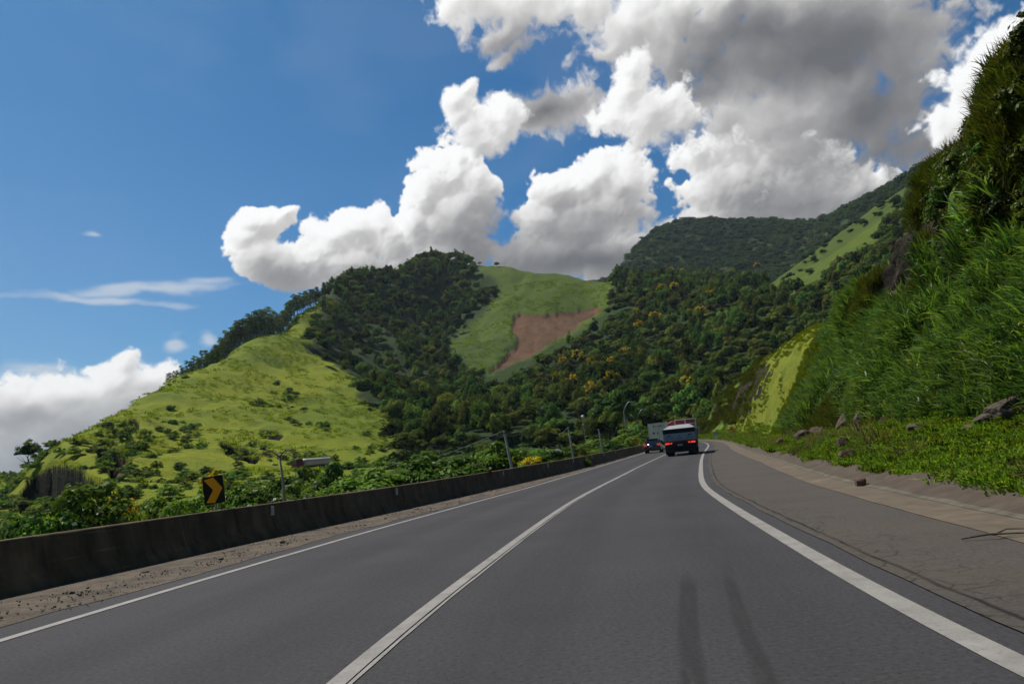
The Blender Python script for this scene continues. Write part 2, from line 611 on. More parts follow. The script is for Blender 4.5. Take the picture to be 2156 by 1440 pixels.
def foliage(name, dark, light, trans=0.35, rough=0.6, hue=None, tcol=None, rscale=1.0, gloss=0.0):
    m, t, out = mat(name)
    lv = t.attr('lv')[2]
    oi = t.node('ShaderNodeObjectInfo')
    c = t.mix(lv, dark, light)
    k = t.mapr(oi.outputs['Random'], 0, 1, 1 - 0.38 * rscale, 1 + 0.38 * rscale)
    cm = t.node('ShaderNodeCombineXYZ')
    k2 = t.mapr(t.math('FRACT', t.math('MULTIPLY', oi.outputs['Random'], 7.31)), 0, 1, 1 - .22 * rscale, 1 + .30 * rscale)
    t.put(cm.inputs[0], t.math('MULTIPLY', k, k2))
    t.put(cm.inputs[1], k)
    t.put(cm.inputs[2], k)
    c = t.mix(1.0, c, cm.outputs[0], 'MULTIPLY')
    d = t.node('ShaderNodeBsdfDiffuse')
    t.put(d.inputs[0], c)
    tr = t.node('ShaderNodeBsdfTranslucent')
    t.put(tr.inputs[0], t.mix(1.0, c, tcol or (1.25, 1.35, 0.45), 'MULTIPLY'))
    g = t.node('ShaderNodeBsdfGlossy')
    g.inputs['Roughness'].default_value = 0.42
    g.inputs[0].default_value = (0.5, 0.55, 0.5, 1)
    mx = t.node('ShaderNodeMixShader')
    mx.inputs[0].default_value = trans
    t.l.new(d.outputs[0], mx.inputs[1])
    t.l.new(tr.outputs[0], mx.inputs[2])
    m2 = t.node('ShaderNodeMixShader')
    m2.inputs[0].default_value = gloss
    t.l.new(mx.outputs[0], m2.inputs[1])
    t.l.new(g.outputs[0], m2.inputs[2])
    t.l.new(m2.outputs[0], out.inputs[0])
    return m


M = {}
M['leaf_forest'] = foliage('leaf_forest', (0.015, 0.036, 0.009), (0.130, 0.180, 0.042), 0.30, rscale=1.5)
M['leaf_far'] = foliage('leaf_far', (0.024, 0.050, 0.018), (0.062, 0.100, 0.030), 0.25, rscale=0.5)
M['leaf_euc'] = foliage('leaf_euc', (0.035, 0.060, 0.022), (0.100, 0.135, 0.050), 0.35)
M['leaf_yellow'] = foliage('leaf_yellow', (0.26, 0.20, 0.010), (0.62, 0.48, 0.030), 0.25, rscale=0.3, tcol=(1.2, 1.1, 0.5))
M['leaf_pale'] = foliage('leaf_pale', (0.09, 0.12, 0.075), (0.24, 0.28, 0.20), 0.2, rscale=0.3, tcol=(1, 1.1, .8))
M['leaf_shrub'] = foliage('leaf_shrub', (0.016, 0.046, 0.009), (0.090, 0.165, 0.028), 0.35, gloss=0.02)
M['leaf_light'] = foliage('leaf_light', (0.035, 0.075, 0.012), (0.16, 0.235, 0.040), 0.35, gloss=0.015)
M['blade'] = foliage('blade', (0.026, 0.062, 0.016), (0.130, 0.210, 0.052), 0.40, gloss=0.03)
M['blade_hill'] = foliage('blade_hill', (0.075, 0.125, 0.012), (0.190, 0.240, 0.016), 0.40, rscale=.5)
M['blade_short'] = foliage('blade_short', (0.070, 0.135, 0.018), (0.200, 0.290, 0.036), 0.42, rscale=.6)
M['blade_yellow'] = foliage('blade_yellow', (0.105, 0.140, 0.009), (0.185, 0.200, 0.012), 0.38, rscale=0.25)
M['blade_olive'] = foliage('blade_olive', (0.024, 0.034, 0.008), (0.100, 0.112, 0.020), 0.38)
M['blade_dry'] = foliage('blade_dry', (0.06, 0.05, 0.025), (0.17, 0.145, 0.07), 0.3)
M['leaf_olive'] = foliage('leaf_olive', (0.018, 0.034, 0.007), (0.088, 0.112, 0.020), 0.32, gloss=.015)
M['bark'] = simple('bark', (0.085, 0.070, 0.052), 0.9, vary=0.4, scale=9)
M['bark_pale'] = simple('bark_pale', (0.26, 0.24, 0.20), 0.85, vary=0.3, scale=5)


def mat_asphalt(name, base, warmth, kind):
    m, t, out = mat(name)
    co = t.node('ShaderNodeTexCoord').outputs['Object']
    uv = t.node('ShaderNodeUVMap', uv_map='uv').outputs[0]
    ox, sy_, _ = t.xyz(uv)[:3]
    big = t.noise(co, 0.35, 4, 0.6)
    st = t.noise(t.vmath('MULTIPLY', uv, (1.0, 0.09, 1.0)), 2.2, 4, 0.55)
    grit = t.noise(co, 95.0, 3, 0.7)
    grit2 = t.noise(co, 260.0, 2, 0.6)
    c = t.mix(t.mapr(big, 0.3, 0.7), tuple(x * 0.86 for x in base), tuple(x * 1.12 for x in base))
    c = t.mix(t.math('MULTIPLY', t.mapr(st, 0.40, 0.72), 0.35), c, tuple(b * w for b, w in zip(base, warmth)))
    sp = t.math('MULTIPLY', t.mapr(grit, 0.60, 0.74), 0.55)
    c = t.mix(sp, c, tuple(x * 2.1 for x in base))
    c = t.mix(t.math('MULTIPLY', t.mapr(grit2, 0.36, 0.26), 0.8), c, tuple(x * 0.35 for x in base))
    mott = t.noise(co, 26.0, 4, 0.75)
    c = t.mix(t.math('MULTIPLY', t.mapr(mott, 0.48, 0.36), 0.60), c, tuple(x * 0.45 for x in base))
    c = t.mix(t.math('MULTIPLY', t.mapr(mott, 0.54, 0.66), 0.45), c, tuple(x * 1.7 for x in base))
    pit = t.math('MULTIPLY', t.mapr(t.voro(co, 11.0), 0.07, 0.12, 1, 0), t.mapr(t.noise(co, 1.1, 3), 0.42, 0.56))
    c = t.mix(t.math('MULTIPLY', pit, 0.8), c, tuple(x * 0.3 for x in base))
    if kind == 'road':
        wob = t.math('MULTIPLY_ADD', t.noise(uv, 0.4, 2), 0.12, -0.06)
        o2 = t.math('ADD', ox, wob)
        o3 = t.math('ADD', t.math('ADD', ox, t.math('MULTIPLY', wob, .3)), t.math('MULTIPLY', t.math('SUBTRACT', sy_, 7.0), -0.085))

        def band(c0, w, soft, y0, y1, amt):
            d = t.math('ABSOLUTE', t.math('SUBTRACT', o3 if y1 < 10 else o2, c0))
            a = t.mapr(d, w, w + soft, 1, 0, True)
            b = t.mapr(sy_, y0, y1, 1, 0, True)
            return t.math('MULTIPLY', t.math('MULTIPLY', a, b), amt)
        # dark old tyre marks in the right lane, each with the grain of the asphalt breaking it up
        brk = t.mapr(t.noise(t.vmath('MULTIPLY', uv, (9.0, 0.6, 1.0)), 1.0, 4, 0.6), 0.25, 0.55, 0.35, 1)
        for c0, w, s0, y0, y1, amt in ((2.30, 0.045, 0.05, 6.6, 7.8, 0.50), (2.66, 0.028, 0.05, 6.6, 8.4, 0.42), (0.95, 0.15, 0.5, 60, 160, 0.20), (-2.6, 0.15, 0.5, 60, 160, 0.20), (-1.0, 0.15, 0.5, 60, 160, 0.18), (2.75, 0.15, 0.5, 60, 160, 0.16)):
            c = t.mix(t.math('MULTIPLY', band(c0, w, s0, y0, y1, amt), brk), c, tuple(x * 0.30 for x in base))
        # long joint and paint ghost beside the middle line
        pg = t.mapr(t.math('ABSOLUTE', t.math('SUBTRACT', ox, 0.066)), 0.008, 0.014, 1, 0)
        pg = t.math('MULTIPLY', pg, t.mapr(t.noise(uv, 3.0, 4), 0.4, 0.55, 0.1, 0.9))
        c = t.mix(pg, c, tuple(x * 0.25 for x in base))
    else:
        # cracks and pocks of the old shoulder, crowded along its inner edge
        cr1 = t.voro(t.vmath('ADD', co, t.vmath('SCALE', t.node('ShaderNodeTexNoise').outputs['Color'], scale=0.0)), 3.2, 'DISTANCE_TO_EDGE')
        nz = t.noise(co, 2.2, 3)
        near_edge = t.mapr(ox, 3.95, 4.9, 1, 0.12)
        w = t.math('MULTIPLY', t.mapr(nz, 0.40, 0.54), near_edge)
        ck = t.math('MULTIPLY', t.mapr(cr1, 0.0, 0.045, 1, 0), w)
        pock = t.math('MULTIPLY', t.mapr(t.voro(co, 9.0), 0.10, 0.16, 1, 0), t.mapr(t.noise(co, 0.9, 2), 0.50, 0.58))
        c = t.mix(t.math('MAXIMUM', ck, t.math('MULTIPLY', pock, 0.75)), c, tuple(x * 0.18 for x in base))
        jn = t.math('ABSOLUTE', t.math('SUBTRACT', t.math('MULTIPLY_ADD', t.noise(uv, 1.6, 4), .10, t.math('SUBTRACT', ox, .05)), 4.06))
        c = t.mix(t.mapr(jn, 0.008, 0.035, .9, 0), c, tuple(x * 0.2 for x in base))
        dirt = t.mapr(t.noise(co, 0.8, 5, 0.6), 0.45, 0.7)
        c = t.mix(t.math('MULTIPLY', dirt, 0.5), c, (0.080, 0.066, 0.054))
    principled(t, out, c, 0.88, 0, 0.12, bump=t.math('ADD', grit, grit2), bstr=0.5, bdist=0.006)
    return m


M['asphalt'] = mat_asphalt('asphalt', (0.0445, 0.0448, 0.0500), (1.22, 1.04, 0.95), 'road')
M['old_asphalt'] = mat_asphalt('old_asphalt', (0.066, 0.060, 0.056), (1.15, 1.0, 0.9), 'old')


def mat_paint():
    m, t, out = mat('road_paint')
    co = t.node('ShaderNodeTexCoord').outputs['Object']
    n = t.noise(co, 22, 5, 0.7)
    n2 = t.noise(co, 3, 3, 0.6)
    n3 = t.noise(co, 130, 2, 0.6)
    c = t.mix(t.mapr(n2, 0.3, 0.7), (0.17, 0.16, 0.152), (0.25, 0.24, 0.23))
    c = t.mix(t.math('MULTIPLY', t.mapr(n, 0.54, 0.68), 0.75), c, (0.12, 0.115, 0.11))
    c = t.mix(t.math('MULTIPLY', t.mapr(n3, 0.58, 0.66), 0.5), c, (0.10, 0.10, 0.10))
    principled(t, out, c, 0.7, bump=n3, bstr=0.4, bdist=0.004)
    return m


M['paint'] = mat_paint()


def mat_concrete(name, a, b, stain, moss=0.0):
    m, t, out = mat(name)
    tcn = t.node('ShaderNodeTexCoord')
    co = tcn.outputs['Object']
    n = t.noise(co, 1.3, 5, 0.6)
    n2 = t.noise(t.vmath('MULTIPLY', co, (1, 1, 0.12)), 3.0, 5, 0.65)
    n3 = t.noise(co, 40, 3, 0.7)
    c = t.mix(t.mapr(n, 0.3, 0.7), a, b)
    c = t.mix(t.math('MULTIPLY', t.mapr(n2, 0.42, 0.66), 0.8), c, stain)
    c = t.mix(t.math('MULTIPLY', t.mapr(n3, 0.6, 0.75), 0.35), c, tuple(min(1, 1.7 * x) for x in b))
    scr = t.noise(t.vmath('MULTIPLY', co, (0.5, 0.5, 14.0)), 1.5, 5, 0.7)
    c = t.mix(t.math('MULTIPLY', t.mapr(scr, 0.60, 0.68), 0.55), c, tuple(min(1, 1.6 * x) for x in b))
    if moss:
        c = t.mix(t.math('MULTIPLY', t.mapr(t.noise(co, 4, 4), 0.55, 0.7), moss), c, (0.05, 0.07, 0.02))
    principled(t, out, c, 0.88, 0, 0.2, bump=n3, bstr=0.35, bdist=0.01)
    return m


M['barrier'] = mat_concrete('barrier', (0.090, 0.058, 0.034), (0.190, 0.128, 0.078), (0.040, 0.027, 0.017), 0.3)
M['gutter'] = mat_concrete('gutter', (0.090, 0.072, 0.055), (0.135, 0.108, 0.080), (0.080, 0.064, 0.048))
M['gutter_side'] = mat_concrete('gutter_side', (0.052, 0.040, 0.032), (0.085, 0.064, 0.050), (0.045, 0.034, 0.026), 0.3)
M['lip'] = mat_concrete('lip', (0.080, 0.072, 0.056), (0.125, 0.115, 0.092), (0.055, 0.048, 0.036), .4)
M['pale_concrete'] = mat_concrete('pale_concrete', (0.35, 0.33, 0.29), (0.46, 0.44, 0.40), (0.22, 0.20, 0.17))


def mat_dirt():
    m, t, out = mat('roadside_dirt')
    co = t.node('ShaderNodeTexCoord').outputs['Object']
    n = t.noise(co, 2.0, 5, 0.65)
    n2 = t.noise(co, 30, 4, 0.7)
    v = t.voro(co, 28)
    c = t.mix(t.mapr(n, 0.35, 0.65), (0.070, 0.060, 0.054), (0.135, 0.110, 0.085))
    c = t.mix(t.math('MULTIPLY', t.mapr(v, 0.05, 0.22, 1, 0), t.mapr(n, 0.4, 0.6)), c, (0.24, 0.215, 0.18))
    c = t.mix(t.math('MULTIPLY', t.mapr(t.noise(co, 11, 4), 0.6, 0.7), 0.8), c, (0.035, 0.030, 0.026))
    principled(t, out, c, 0.95, 0, 0.1, bump=t.math('ADD', n2, t.math('MULTIPLY', v, -0.8)), bstr=0.8, bdist=0.03)
    return m


M['dirt'] = mat_dirt()


def mat_terrain():
    m, t, out = mat('hill_ground')
    co = t.node('ShaderNodeTexCoord').outputs['Object']
    forest, bare, rock, bright = (t.attr(k)[2] for k in ('forest', 'bare', 'rock', 'bright'))
    n1 = t.noise(co, 0.018, 5, 0.6)
    n2 = t.noise(co, 0.11, 5, 0.65)
    n3 = t.noise(co, 0.9, 4, 0.7)
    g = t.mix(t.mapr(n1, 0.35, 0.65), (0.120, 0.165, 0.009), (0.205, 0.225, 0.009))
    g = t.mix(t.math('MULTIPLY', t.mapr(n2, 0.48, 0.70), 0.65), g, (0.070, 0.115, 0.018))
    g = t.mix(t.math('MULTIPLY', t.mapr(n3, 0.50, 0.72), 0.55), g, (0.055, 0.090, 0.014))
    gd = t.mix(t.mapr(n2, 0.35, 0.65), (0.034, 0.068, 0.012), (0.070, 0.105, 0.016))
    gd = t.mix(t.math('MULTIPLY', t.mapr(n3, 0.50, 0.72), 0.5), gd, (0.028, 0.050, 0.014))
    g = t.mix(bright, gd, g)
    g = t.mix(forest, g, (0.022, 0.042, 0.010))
    so = t.mix(t.mapr(n3, 0.3, 0.7), (0.095, 0.050, 0.028), (0.155, 0.085, 0.049))
    so = t.mix(t.math('MULTIPLY', t.mapr(n2, 0.50, 0.66), 0.7), so, (0.070, 0.052, 0.028))
    rill = t.noise(t.vmath('MULTIPLY', co, (0.14, 0.03, 0.03)), 1.0, 4, 0.7)
    so = t.mix(t.math('MULTIPLY', t.mapr(rill, 0.52, 0.60), 0.5), so, (0.060, 0.036, 0.020))
    bb = t.mapr(t.math('ADD', bare, t.math('MULTIPLY_ADD', n3, 0.5, -0.25)), 0.42, 0.58)
    g = t.mix(bb, g, so)
    ro = t.mix(t.mapr(t.noise(t.vmath('MULTIPLY', co, (1, 1, .3)), 0.5, 5, 0.7), 0.35, 0.65), (0.007, 0.008, 0.005), (0.024, 0.021, 0.014))
    ro = t.mix(t.mapr(n3, 0.52, 0.62), ro, (0.024, 0.042, 0.012))
    rr = t.mapr(t.math('ADD', rock, t.math('MULTIPLY_ADD', n3, 0.5, -0.25)), 0.42, 0.6)
    g = t.mix(rr, g, ro)
    principled(t, out, g, 0.95, 0, 0.1, bump=t.math('ADD', n3, t.math('MULTIPLY', t.noise(co, 4.0, 3, .7), 0.4)), bstr=0.9, bdist=0.7)
    return m


M['terrain'] = mat_terrain()


def mat_bank():
    m, t, out = mat('cut_slope')
    co = t.node('ShaderNodeTexCoord').outputs['Object']
    rock, yel = t.attr('rock')[2], t.attr('yel')[2]
    n1 = t.noise(co, 0.35, 5, 0.65)
    n3 = t.noise(co, 3.5, 5, 0.7)
    lay = t.math('ADD', t.math('MULTIPLY', t.noise(t.vmath('MULTIPLY', co, (0.6, 0.6, 2.2)), 1.3, 5, 0.7), .5), t.math('MULTIPLY', t.noise(t.vmath('MULTIPLY', co, (2.2, 2.2, 0.5)), 0.9, 5, 0.7), .5))
    g = t.mix(t.mapr(n1, 0.35, 0.65), (0.060, 0.105, 0.014), (0.110, 0.165, 0.020))
    g = t.mix(t.math('MULTIPLY', t.mapr(n3, 0.54, 0.66), 0.6), g, (0.070, 0.055, 0.034))
    g = t.mix(yel, g, t.mix(t.mapr(n1, 0.35, 0.65), (0.095, 0.130, 0.011), (0.165, 0.175, 0.011)))
    ydk = t.math('MULTIPLY', t.mapr(t.noise(co, 1.1, 5, .7), .50, .66), .55)
    g = t.mix(t.math('MULTIPLY', ydk, yel), g, (0.060, 0.090, 0.012))
    r = t.mix(t.mapr(lay, 0.38, 0.62), (0.006, 0.005, 0.004), (0.032, 0.023, 0.016))
    r = t.mix(t.math('MULTIPLY', t.mapr(n1, 0.56, 0.66), 0.8), r, (0.075, 0.052, 0.036))
    rr = t.mapr(t.math('ADD', rock, t.math('MULTIPLY_ADD', n3, 0.6, -0.3)), 0.40, 0.58)
    c = t.mix(rr, g, r)
    principled(t, out, c, 0.92, 0, 0.15, bump=t.math('ADD', t.math('MULTIPLY', lay, t.math('MULTIPLY', rr, 1.5)), n3), bstr=0.9, bdist=0.22)
    return m


M['bank'] = mat_bank()
M['rock'] = mat_concrete('boulder', (0.050, 0.038, 0.030), (0.115, 0.085, 0.066), (0.022, 0.018, 0.015), 0.5)
M['rock_brown'] = mat_concrete('boulder_brown', (0.085, 0.055, 0.040), (0.16, 0.10, 0.072), (0.040, 0.028, 0.022), 0.2)

# ------------------------------------------------------------------ the road's own frame: a centre line and offsets from it
CY = np.array([(-60, -3.6), (-40, -3.0), (-20, -2.3), (0, -1.5), (4.67, -1.24), (9.8, -.53), (16.3, .49), (23.6, 1.81), (34.5, 4.4), (45, 7.0), (64.5, 12.1), (84, 17.3), (104, 22.1),
               (126, 26.6), (150, 30.0), (172, 30.6), (192, 28.0), (212, 21.5), (228, 12.0), (240, 0.0)], float)


def catmull(P, n=16):
    out = []
    for i in range(len(P) - 1):
        p0, p1, p2, p3 = P[max(i - 1, 0)], P[i], P[i + 1], P[min(i + 2, len(P) - 1)]
        for k in range(n):
            u = k / n
            out.append(0.5 * ((2 * p1) + (-p0 + p2) * u + (2 * p0 - 5 * p1 + 4 * p2 - p3) * u * u + (-p0 + 3 * p1 - 3 * p2 + p3) * u ** 3))
    out.append(P[-1])
    return np.array(out)


cc = catmull(np.stack([CY[:, 1], CY[:, 0]], 1), 10)
for _ in range(14):
    cc[1:-1] = 0.25 * cc[:-2] + 0.5 * cc[1:-1] + 0.25 * cc[2:]
seg = np.hypot(*np.diff(cc, axis=0).T)
arc = np.concatenate([[0], np.cumsum(seg)])
i0 = np.argmin(np.abs(cc[:, 1]))
arc -= arc[i0]                                # s = 0 beside the camera
S0, S1 = arc[0], arc[-1]


def grade(y):
    t = np.clip(y - 20, 0, 165)
    return 0.017 * t * t / (t + 14)


def frame(s):
    s = np.asarray(s, float)
    x, y = np.interp(s, arc, cc[:, 0]), np.interp(s, arc, cc[:, 1])
    e = 0.8
    dx = np.interp(s + e, arc, cc[:, 0]) - np.interp(s - e, arc, cc[:, 0])
    dy = np.interp(s + e, arc, cc[:, 1]) - np.interp(s - e, arc, cc[:, 1])
    L = np.hypot(dx, dy)
    return x, y, grade(np.interp(s, arc, np.maximum.accumulate(cc[:, 1]))), dy / L, -dx / L       # position, height, right-hand normal


def road_pt(s, off, dz=0.0):
    x, y, z, nx, ny = frame(s)
    return np.stack([x + nx * off, y + ny * off, z + dz + 0 * np.asarray(off)], -1)


def road_vec(s, off, dz=0.0):
    return Vector([float(q) for q in road_pt(s, off, dz)])


def heading(s):                                # rotation about z that turns +y along the road
    x, y, z, nx, ny = frame(s)
    return math.atan2(float(ny), float(nx))


_s_samp = np.linspace(S0, S1, 1200)
_fx, _fy, _fz, _fnx, _fny = frame(_s_samp)


def to_road(x, y):
    x, y = np.ravel(x), np.ravel(y)
    so, oo = np.empty(len(x)), np.empty(len(x))
    for a in range(0, len(x), 4000):
        X, Y = x[a:a + 4000, None], y[a:a + 4000, None]
        d = (X - _fx) ** 2 + (Y - _fy) ** 2
        k = np.argmin(d, 1)
        so[a:a + 4000] = _s_samp[k]
        oo[a:a + 4000] = np.sign((X[:, 0] - _fx[k]) * _fnx[k] + (Y[:, 0] - _fy[k]) * _fny[k]) * np.sqrt(d[np.arange(len(k)), k])
    return so, oo


def off_left(s): return np.interp(s, [0, 10, 16, 24, 32, 45], [-4.15, -4.15, -4.05, -3.8, -3.55, -3.4])
def off_right(s): return np.interp(s, [0, 20, 40, 60], [3.6, 3.6, 3.55, 3.4])
def off_barrier(s): return np.interp(s, [0, 10, 15, 20, 28, 44, 60, 250], [-6.8, -6.7, -6.4, -5.95, -5.4, -4.4, -4.05, -4.1])
def off_shoulder(s): return np.interp(s, [0, 7, 15, 24, 36, 60, 120, 200], [5.3, 5.4, 5.75, 6.15, 6.2, 5.6, 5.0, 4.6])
def off_lip(s): return off_shoulder(s) + np.interp(s, [0, 40, 90], [0.68, 0.8, 0.7])
def off_grass(s): return off_lip(s) + np.interp(s, [0, 10, 30, 60, 120], [0.48, 0.50, 0.55, 0.4, 0.3])


def strip(name, f0, f1, m, ncol=2, s0=-40, s1=None, z0=0.0, z1=0.0, ds=0.8, kind='structure', wob=0.0, seed=3):
    s1 = S1 - 1 if s1 is None else s1
    s = np.arange(s0, s1, ds)
    rows = []
    for k in range(ncol):
        u = k / (ncol - 1)
        o = (1 - u) * f0(s) + u * f1(s)
        if wob and k in (0, ncol - 1):
            o = o + wob * fbm(s * 0.9, s * 0 + 5 * k, 4, seed)
        rows.append((road_pt(s, o, (1 - u) * z0 + u * z1), np.stack([o, s], -1)))
    P = np.stack([r[0] for r in rows], 1)
    UV = np.stack([r[1] for r in rows], 1)
    o = bpy.data.objects.new(name, grid_mesh(name, P, m, UV))
    link(o)
    o['kind'] = kind
    return o


const = lambda v: (lambda s: np.full(np.shape(s), float(v)))
# ------------------------------------------------------------------ road surfaces
strip('road', off_barrier, const(4.02), M['asphalt'], 8)
strip('road_shoulder', const(3.93), lambda s: off_shoulder(s) + .05, M['old_asphalt'], 4, z0=0.012, z1=0.008, wob=0.05)
strip('left_verge', lambda s: off_barrier(s) + 0.1, lambda s: off_left(s) - np.interp(s, [0, 20, 40], [.75, .5, .22]), M['dirt'], 6, z0=0.05, z1=0.006, wob=0.22, ds=0.3)
strip('drain_channel', off_shoulder, off_lip, M['gutter'], 4, z0=0.016, z1=0.016, wob=0.03, ds=0.4)
strip('drain_lip', lambda s: off_lip(s) - 0.02, lambda s: off_lip(s) + 0.13, M['lip'], 2, z0=0.022, z1=0.05, wob=0.03, ds=0.3)
strip('drain_side', lambda s: off_lip(s) + 0.10, lambda s: off_grass(s) + 0.3, M['gutter_side'], 5, z0=0.045, z1=0.26, wob=0.03, ds=0.4)
strip('left_edge_line', lambda s: off_left(s) - .07, lambda s: off_left(s) + .07, M['paint'], 2, z0=0.006, z1=0.006)
strip('right_edge_line', lambda s: off_right(s) - .09, lambda s: off_right(s) + .09, M['paint'], 2, z0=0.006, z1=0.006)
strip('middle_line', const(-.075), const(.055), M['paint'], 2, z0=0.006, z1=0.006)
strip('middle_line_edge', const(.078), const(.108), M['paint'], 2, s0=-20, s1=40, z0=0.006, z1=0.006, wob=0.012, ds=0.15)

# ------------------------------------------------------------------ terrain, one sheet: heights interpolated through surveyed points
pts = []          # (az, r, tan elevation)


def T(x, y, d):
    p = point(x, y, d)
    pts.append((math.atan2(p.x, p.y), d, (p.z) / d))


def Z(x, z, d, y=900):
    p = point(x, y, d)
    pts.append((math.atan2(p.x, p.y), d, z / d))


def SKY(x, y, d, k1=0.86, k2=0.55):
    T(x, y, d)
    a, r, t = pts[-1]
    pts.append((a, r * 1.12, t * k1))
    pts.append((a, r * 1.45, t * k2))


for x in (-300, 0, 200, 400, 600, 800, 1000, 1200):
    Z(x, -4.5, 26)
    Z(x, -7, 45)
    Z(x, -6.5, 75)
for x in (1330, 1450, 1560):
    Z(x, -3, 60)
    Z(x, -3, 120)
for c in [(-300, [(1100, 130), (1080, 240)], (1060, 330)), (0, [(1085, 120), (1050, 200)], (1008, 300)), (60, [(1080, 125), (1035, 160)], (985, 215)), (100, [(1078, 120), (1050, 140)], (950, 200)),
          (160, [(1068, 118), (1040, 135), (945, 172)], (918, 225)), (210, [(1060, 115), (1025, 135), (940, 178)], (893, 250)), (280, [(1055, 112), (1000, 150), (930, 195)], (852, 295)),
          (350, [(1048, 110), (1000, 148), (930, 198), (870, 255)], (815, 335)), (430, [(1040, 110), (1000, 146), (930, 200), (850, 275)], (780, 370)),
          (500, [(1030, 112), (990, 150), (930, 205), (850, 280)], (738, 410)), (560, [(1025, 112), (988, 150), (930, 205), (850, 285), (770, 360)], (705, 440))]:
    for y, d in c[1]:
        T(c[0], y, d)
    SKY(c[0], c[2][0], c[2][1], 0.80, 0.45)
for x, lst in {620: [(1018, 115), (988, 158), (930, 210), (850, 290), (775, 370), (735, 405), (690, 470), (668, 500)],
               700: [(1010, 118), (985, 165), (930, 215), (860, 290), (800, 345), (772, 375)],
               760: [(1005, 120), (982, 168), (930, 220), (870, 285), (808, 345)],
               820: [(1000, 122), (980, 172), (940, 222), (880, 285)]}.items():
    for y, d in lst:
        T(x, y, d)
for x, y, d in [(668, 645, 540), (690, 700, 480), (700, 740, 440), (760, 760, 440), (820, 820, 400), (870, 860, 345), (870, 920, 260), (880, 975, 180), (750, 700, 510), (750, 640, 580), (830, 700, 520), (830, 640, 600),
                (880, 780, 460), (880, 720, 540), (930, 840, 385), (930, 900, 290), (930, 650, 640), (1000, 700, 560), (960, 740, 500), (1000, 780, 440), (1000, 860, 330), (1000, 930, 230), (1000, 965, 180),
                (1060, 600, 640), (1120, 595, 640), (1200, 610, 620), (1270, 640, 580), (1060, 660, 570), (1150, 660, 560), (1100, 740, 480), (1050, 780, 440), (1200, 700, 500), (1250, 670, 540),
                (1100, 850, 330), (1100, 920, 235), (1100, 958, 185), (1200, 780, 400), (1200, 860, 300), (1200, 930, 210), (1300, 650, 520), (1300, 740, 420), (1300, 830, 310), (1300, 920, 205),
                (1400, 620, 540), (1400, 720, 410), (1400, 820, 300), (1400, 900, 215), (1500, 620, 520), (1500, 720, 390), (1500, 820, 290), (1500, 890, 230), (1600, 640, 450), (1600, 740, 350), (1600, 820, 280),
                (1700, 620, 430), (1700, 700, 360), (1800, 600, 400), (1900, 600, 370)]:
    T(x, y, d)
for x, y, d in [(668, 640, 560), (700, 608, 600), (745, 582, 640), (790, 585, 660), (830, 582, 690), (882, 553, 710), (930, 552, 720), (1000, 556, 720), (1080, 567, 715), (1190, 584, 710)]:
    SKY(x, y, d, 0.80, 0.4)
for x in (1290, 1350, 1420, 1500, 1580):
    T(x, 600, 590)
    T(x, 606, 700)
    T(x, 604, 900)
for x, y, d in [(1290, 600, 1190), (1330, 560, 1200), (1400, 540, 1180), (1500, 540, 1180), (1600, 540, 1180), (1700, 530, 1150)]:
    T(x, y, d)
for x, y, d in [(1240, 600, 1250), (1290, 590, 1260), (1330, 540, 1300), (1370, 503, 1350), (1430, 474, 1400), (1500, 470, 1430), (1560, 471, 1450), (1640, 477, 1450), (1700, 480, 1420), (1760, 466, 1350), (1830, 432, 1250), (1890, 400, 1150), (1960, 355, 1050)]:
    SKY(x, y, d, 0.85, 0.5)
# green mountain flank on the right
for x, y, d in [(1600, 606, 640), (1650, 575, 680), (1700, 545, 710), (1760, 505, 740), (1820, 462, 770), (1870, 425, 790)]:
    T(x, y, d)
    a, r, t = pts[-1]
    pts.append((a, r * 1.12, t * 0.9))
for x, y, d in [(1680, 600, 560), (1760, 560, 560), (1840, 520, 540), (1900, 480, 540)]:
    T(x, y, d)
for x, y, d in [(2050, 500, 300), (2156, 560, 150), (2300, 500, 150), (2500, 500, 150), (2050, 330, 800), (2300, 250, 800)]:
    T(x, y, d)
for a in (-175, -140, -105, -75, 65, 95, 130, 165):
    for r, z in ((20, -1), (60, -5 if a < 0 else 8), (200, 6 if a < 0 else 40), (700, 40 if a < 0 else 120), (1500, 30)):
        pts.append((R(a), r, z / r))
for a in range(-180, 181, 12):
    for r in (2600, 5500):
        pts.append((R(a), r, 0.0 if r > 3000 else 0.004))
PT = np.array(pts)
KV = 0.42
PU = np.stack([PT[:, 0], np.log(PT[:, 1]) * KV], 1)


def _phi(r2): return 0.5 * r2 * np.log(r2 + 1e-12)


n_ = len(PU)
A = np.zeros((n_ + 3, n_ + 3))
A[:n_, :n_] = _phi(((PU[:, None] - PU[None]) ** 2).sum(-1)) + np.eye(n_) * 2e-5
A[:n_, n_] = 1
A[:n_, n_ + 1:] = PU
A[n_:, :n_] = A[:n_, n_:].T
tps = np.linalg.solve(A, np.concatenate([PT[:, 2], [0, 0, 0]]))

# the other carriageway across the valley, as (pixel, pixel, metres)
ROAD2 = [(430, 1006, 150), (600, 996, 152), (680, 990, 156), (760, 985, 160), (850, 978, 166), (950, 972, 172), (1040, 964, 180), (1130, 957, 186), (1230, 949, 186), (1300, 943, 180), (1370, 938, 176)]
r2 = catmull(np.array([[*point(*q)] for q in ROAD2]), 12)
r2d = np.gradient(r2[:, :2], axis=0)
r2d /= np.hypot(r2d[:, 0], r2d[:, 1])[:, None]
r2n = np.stack([r2d[:, 1], -r2d[:, 0]], 1)


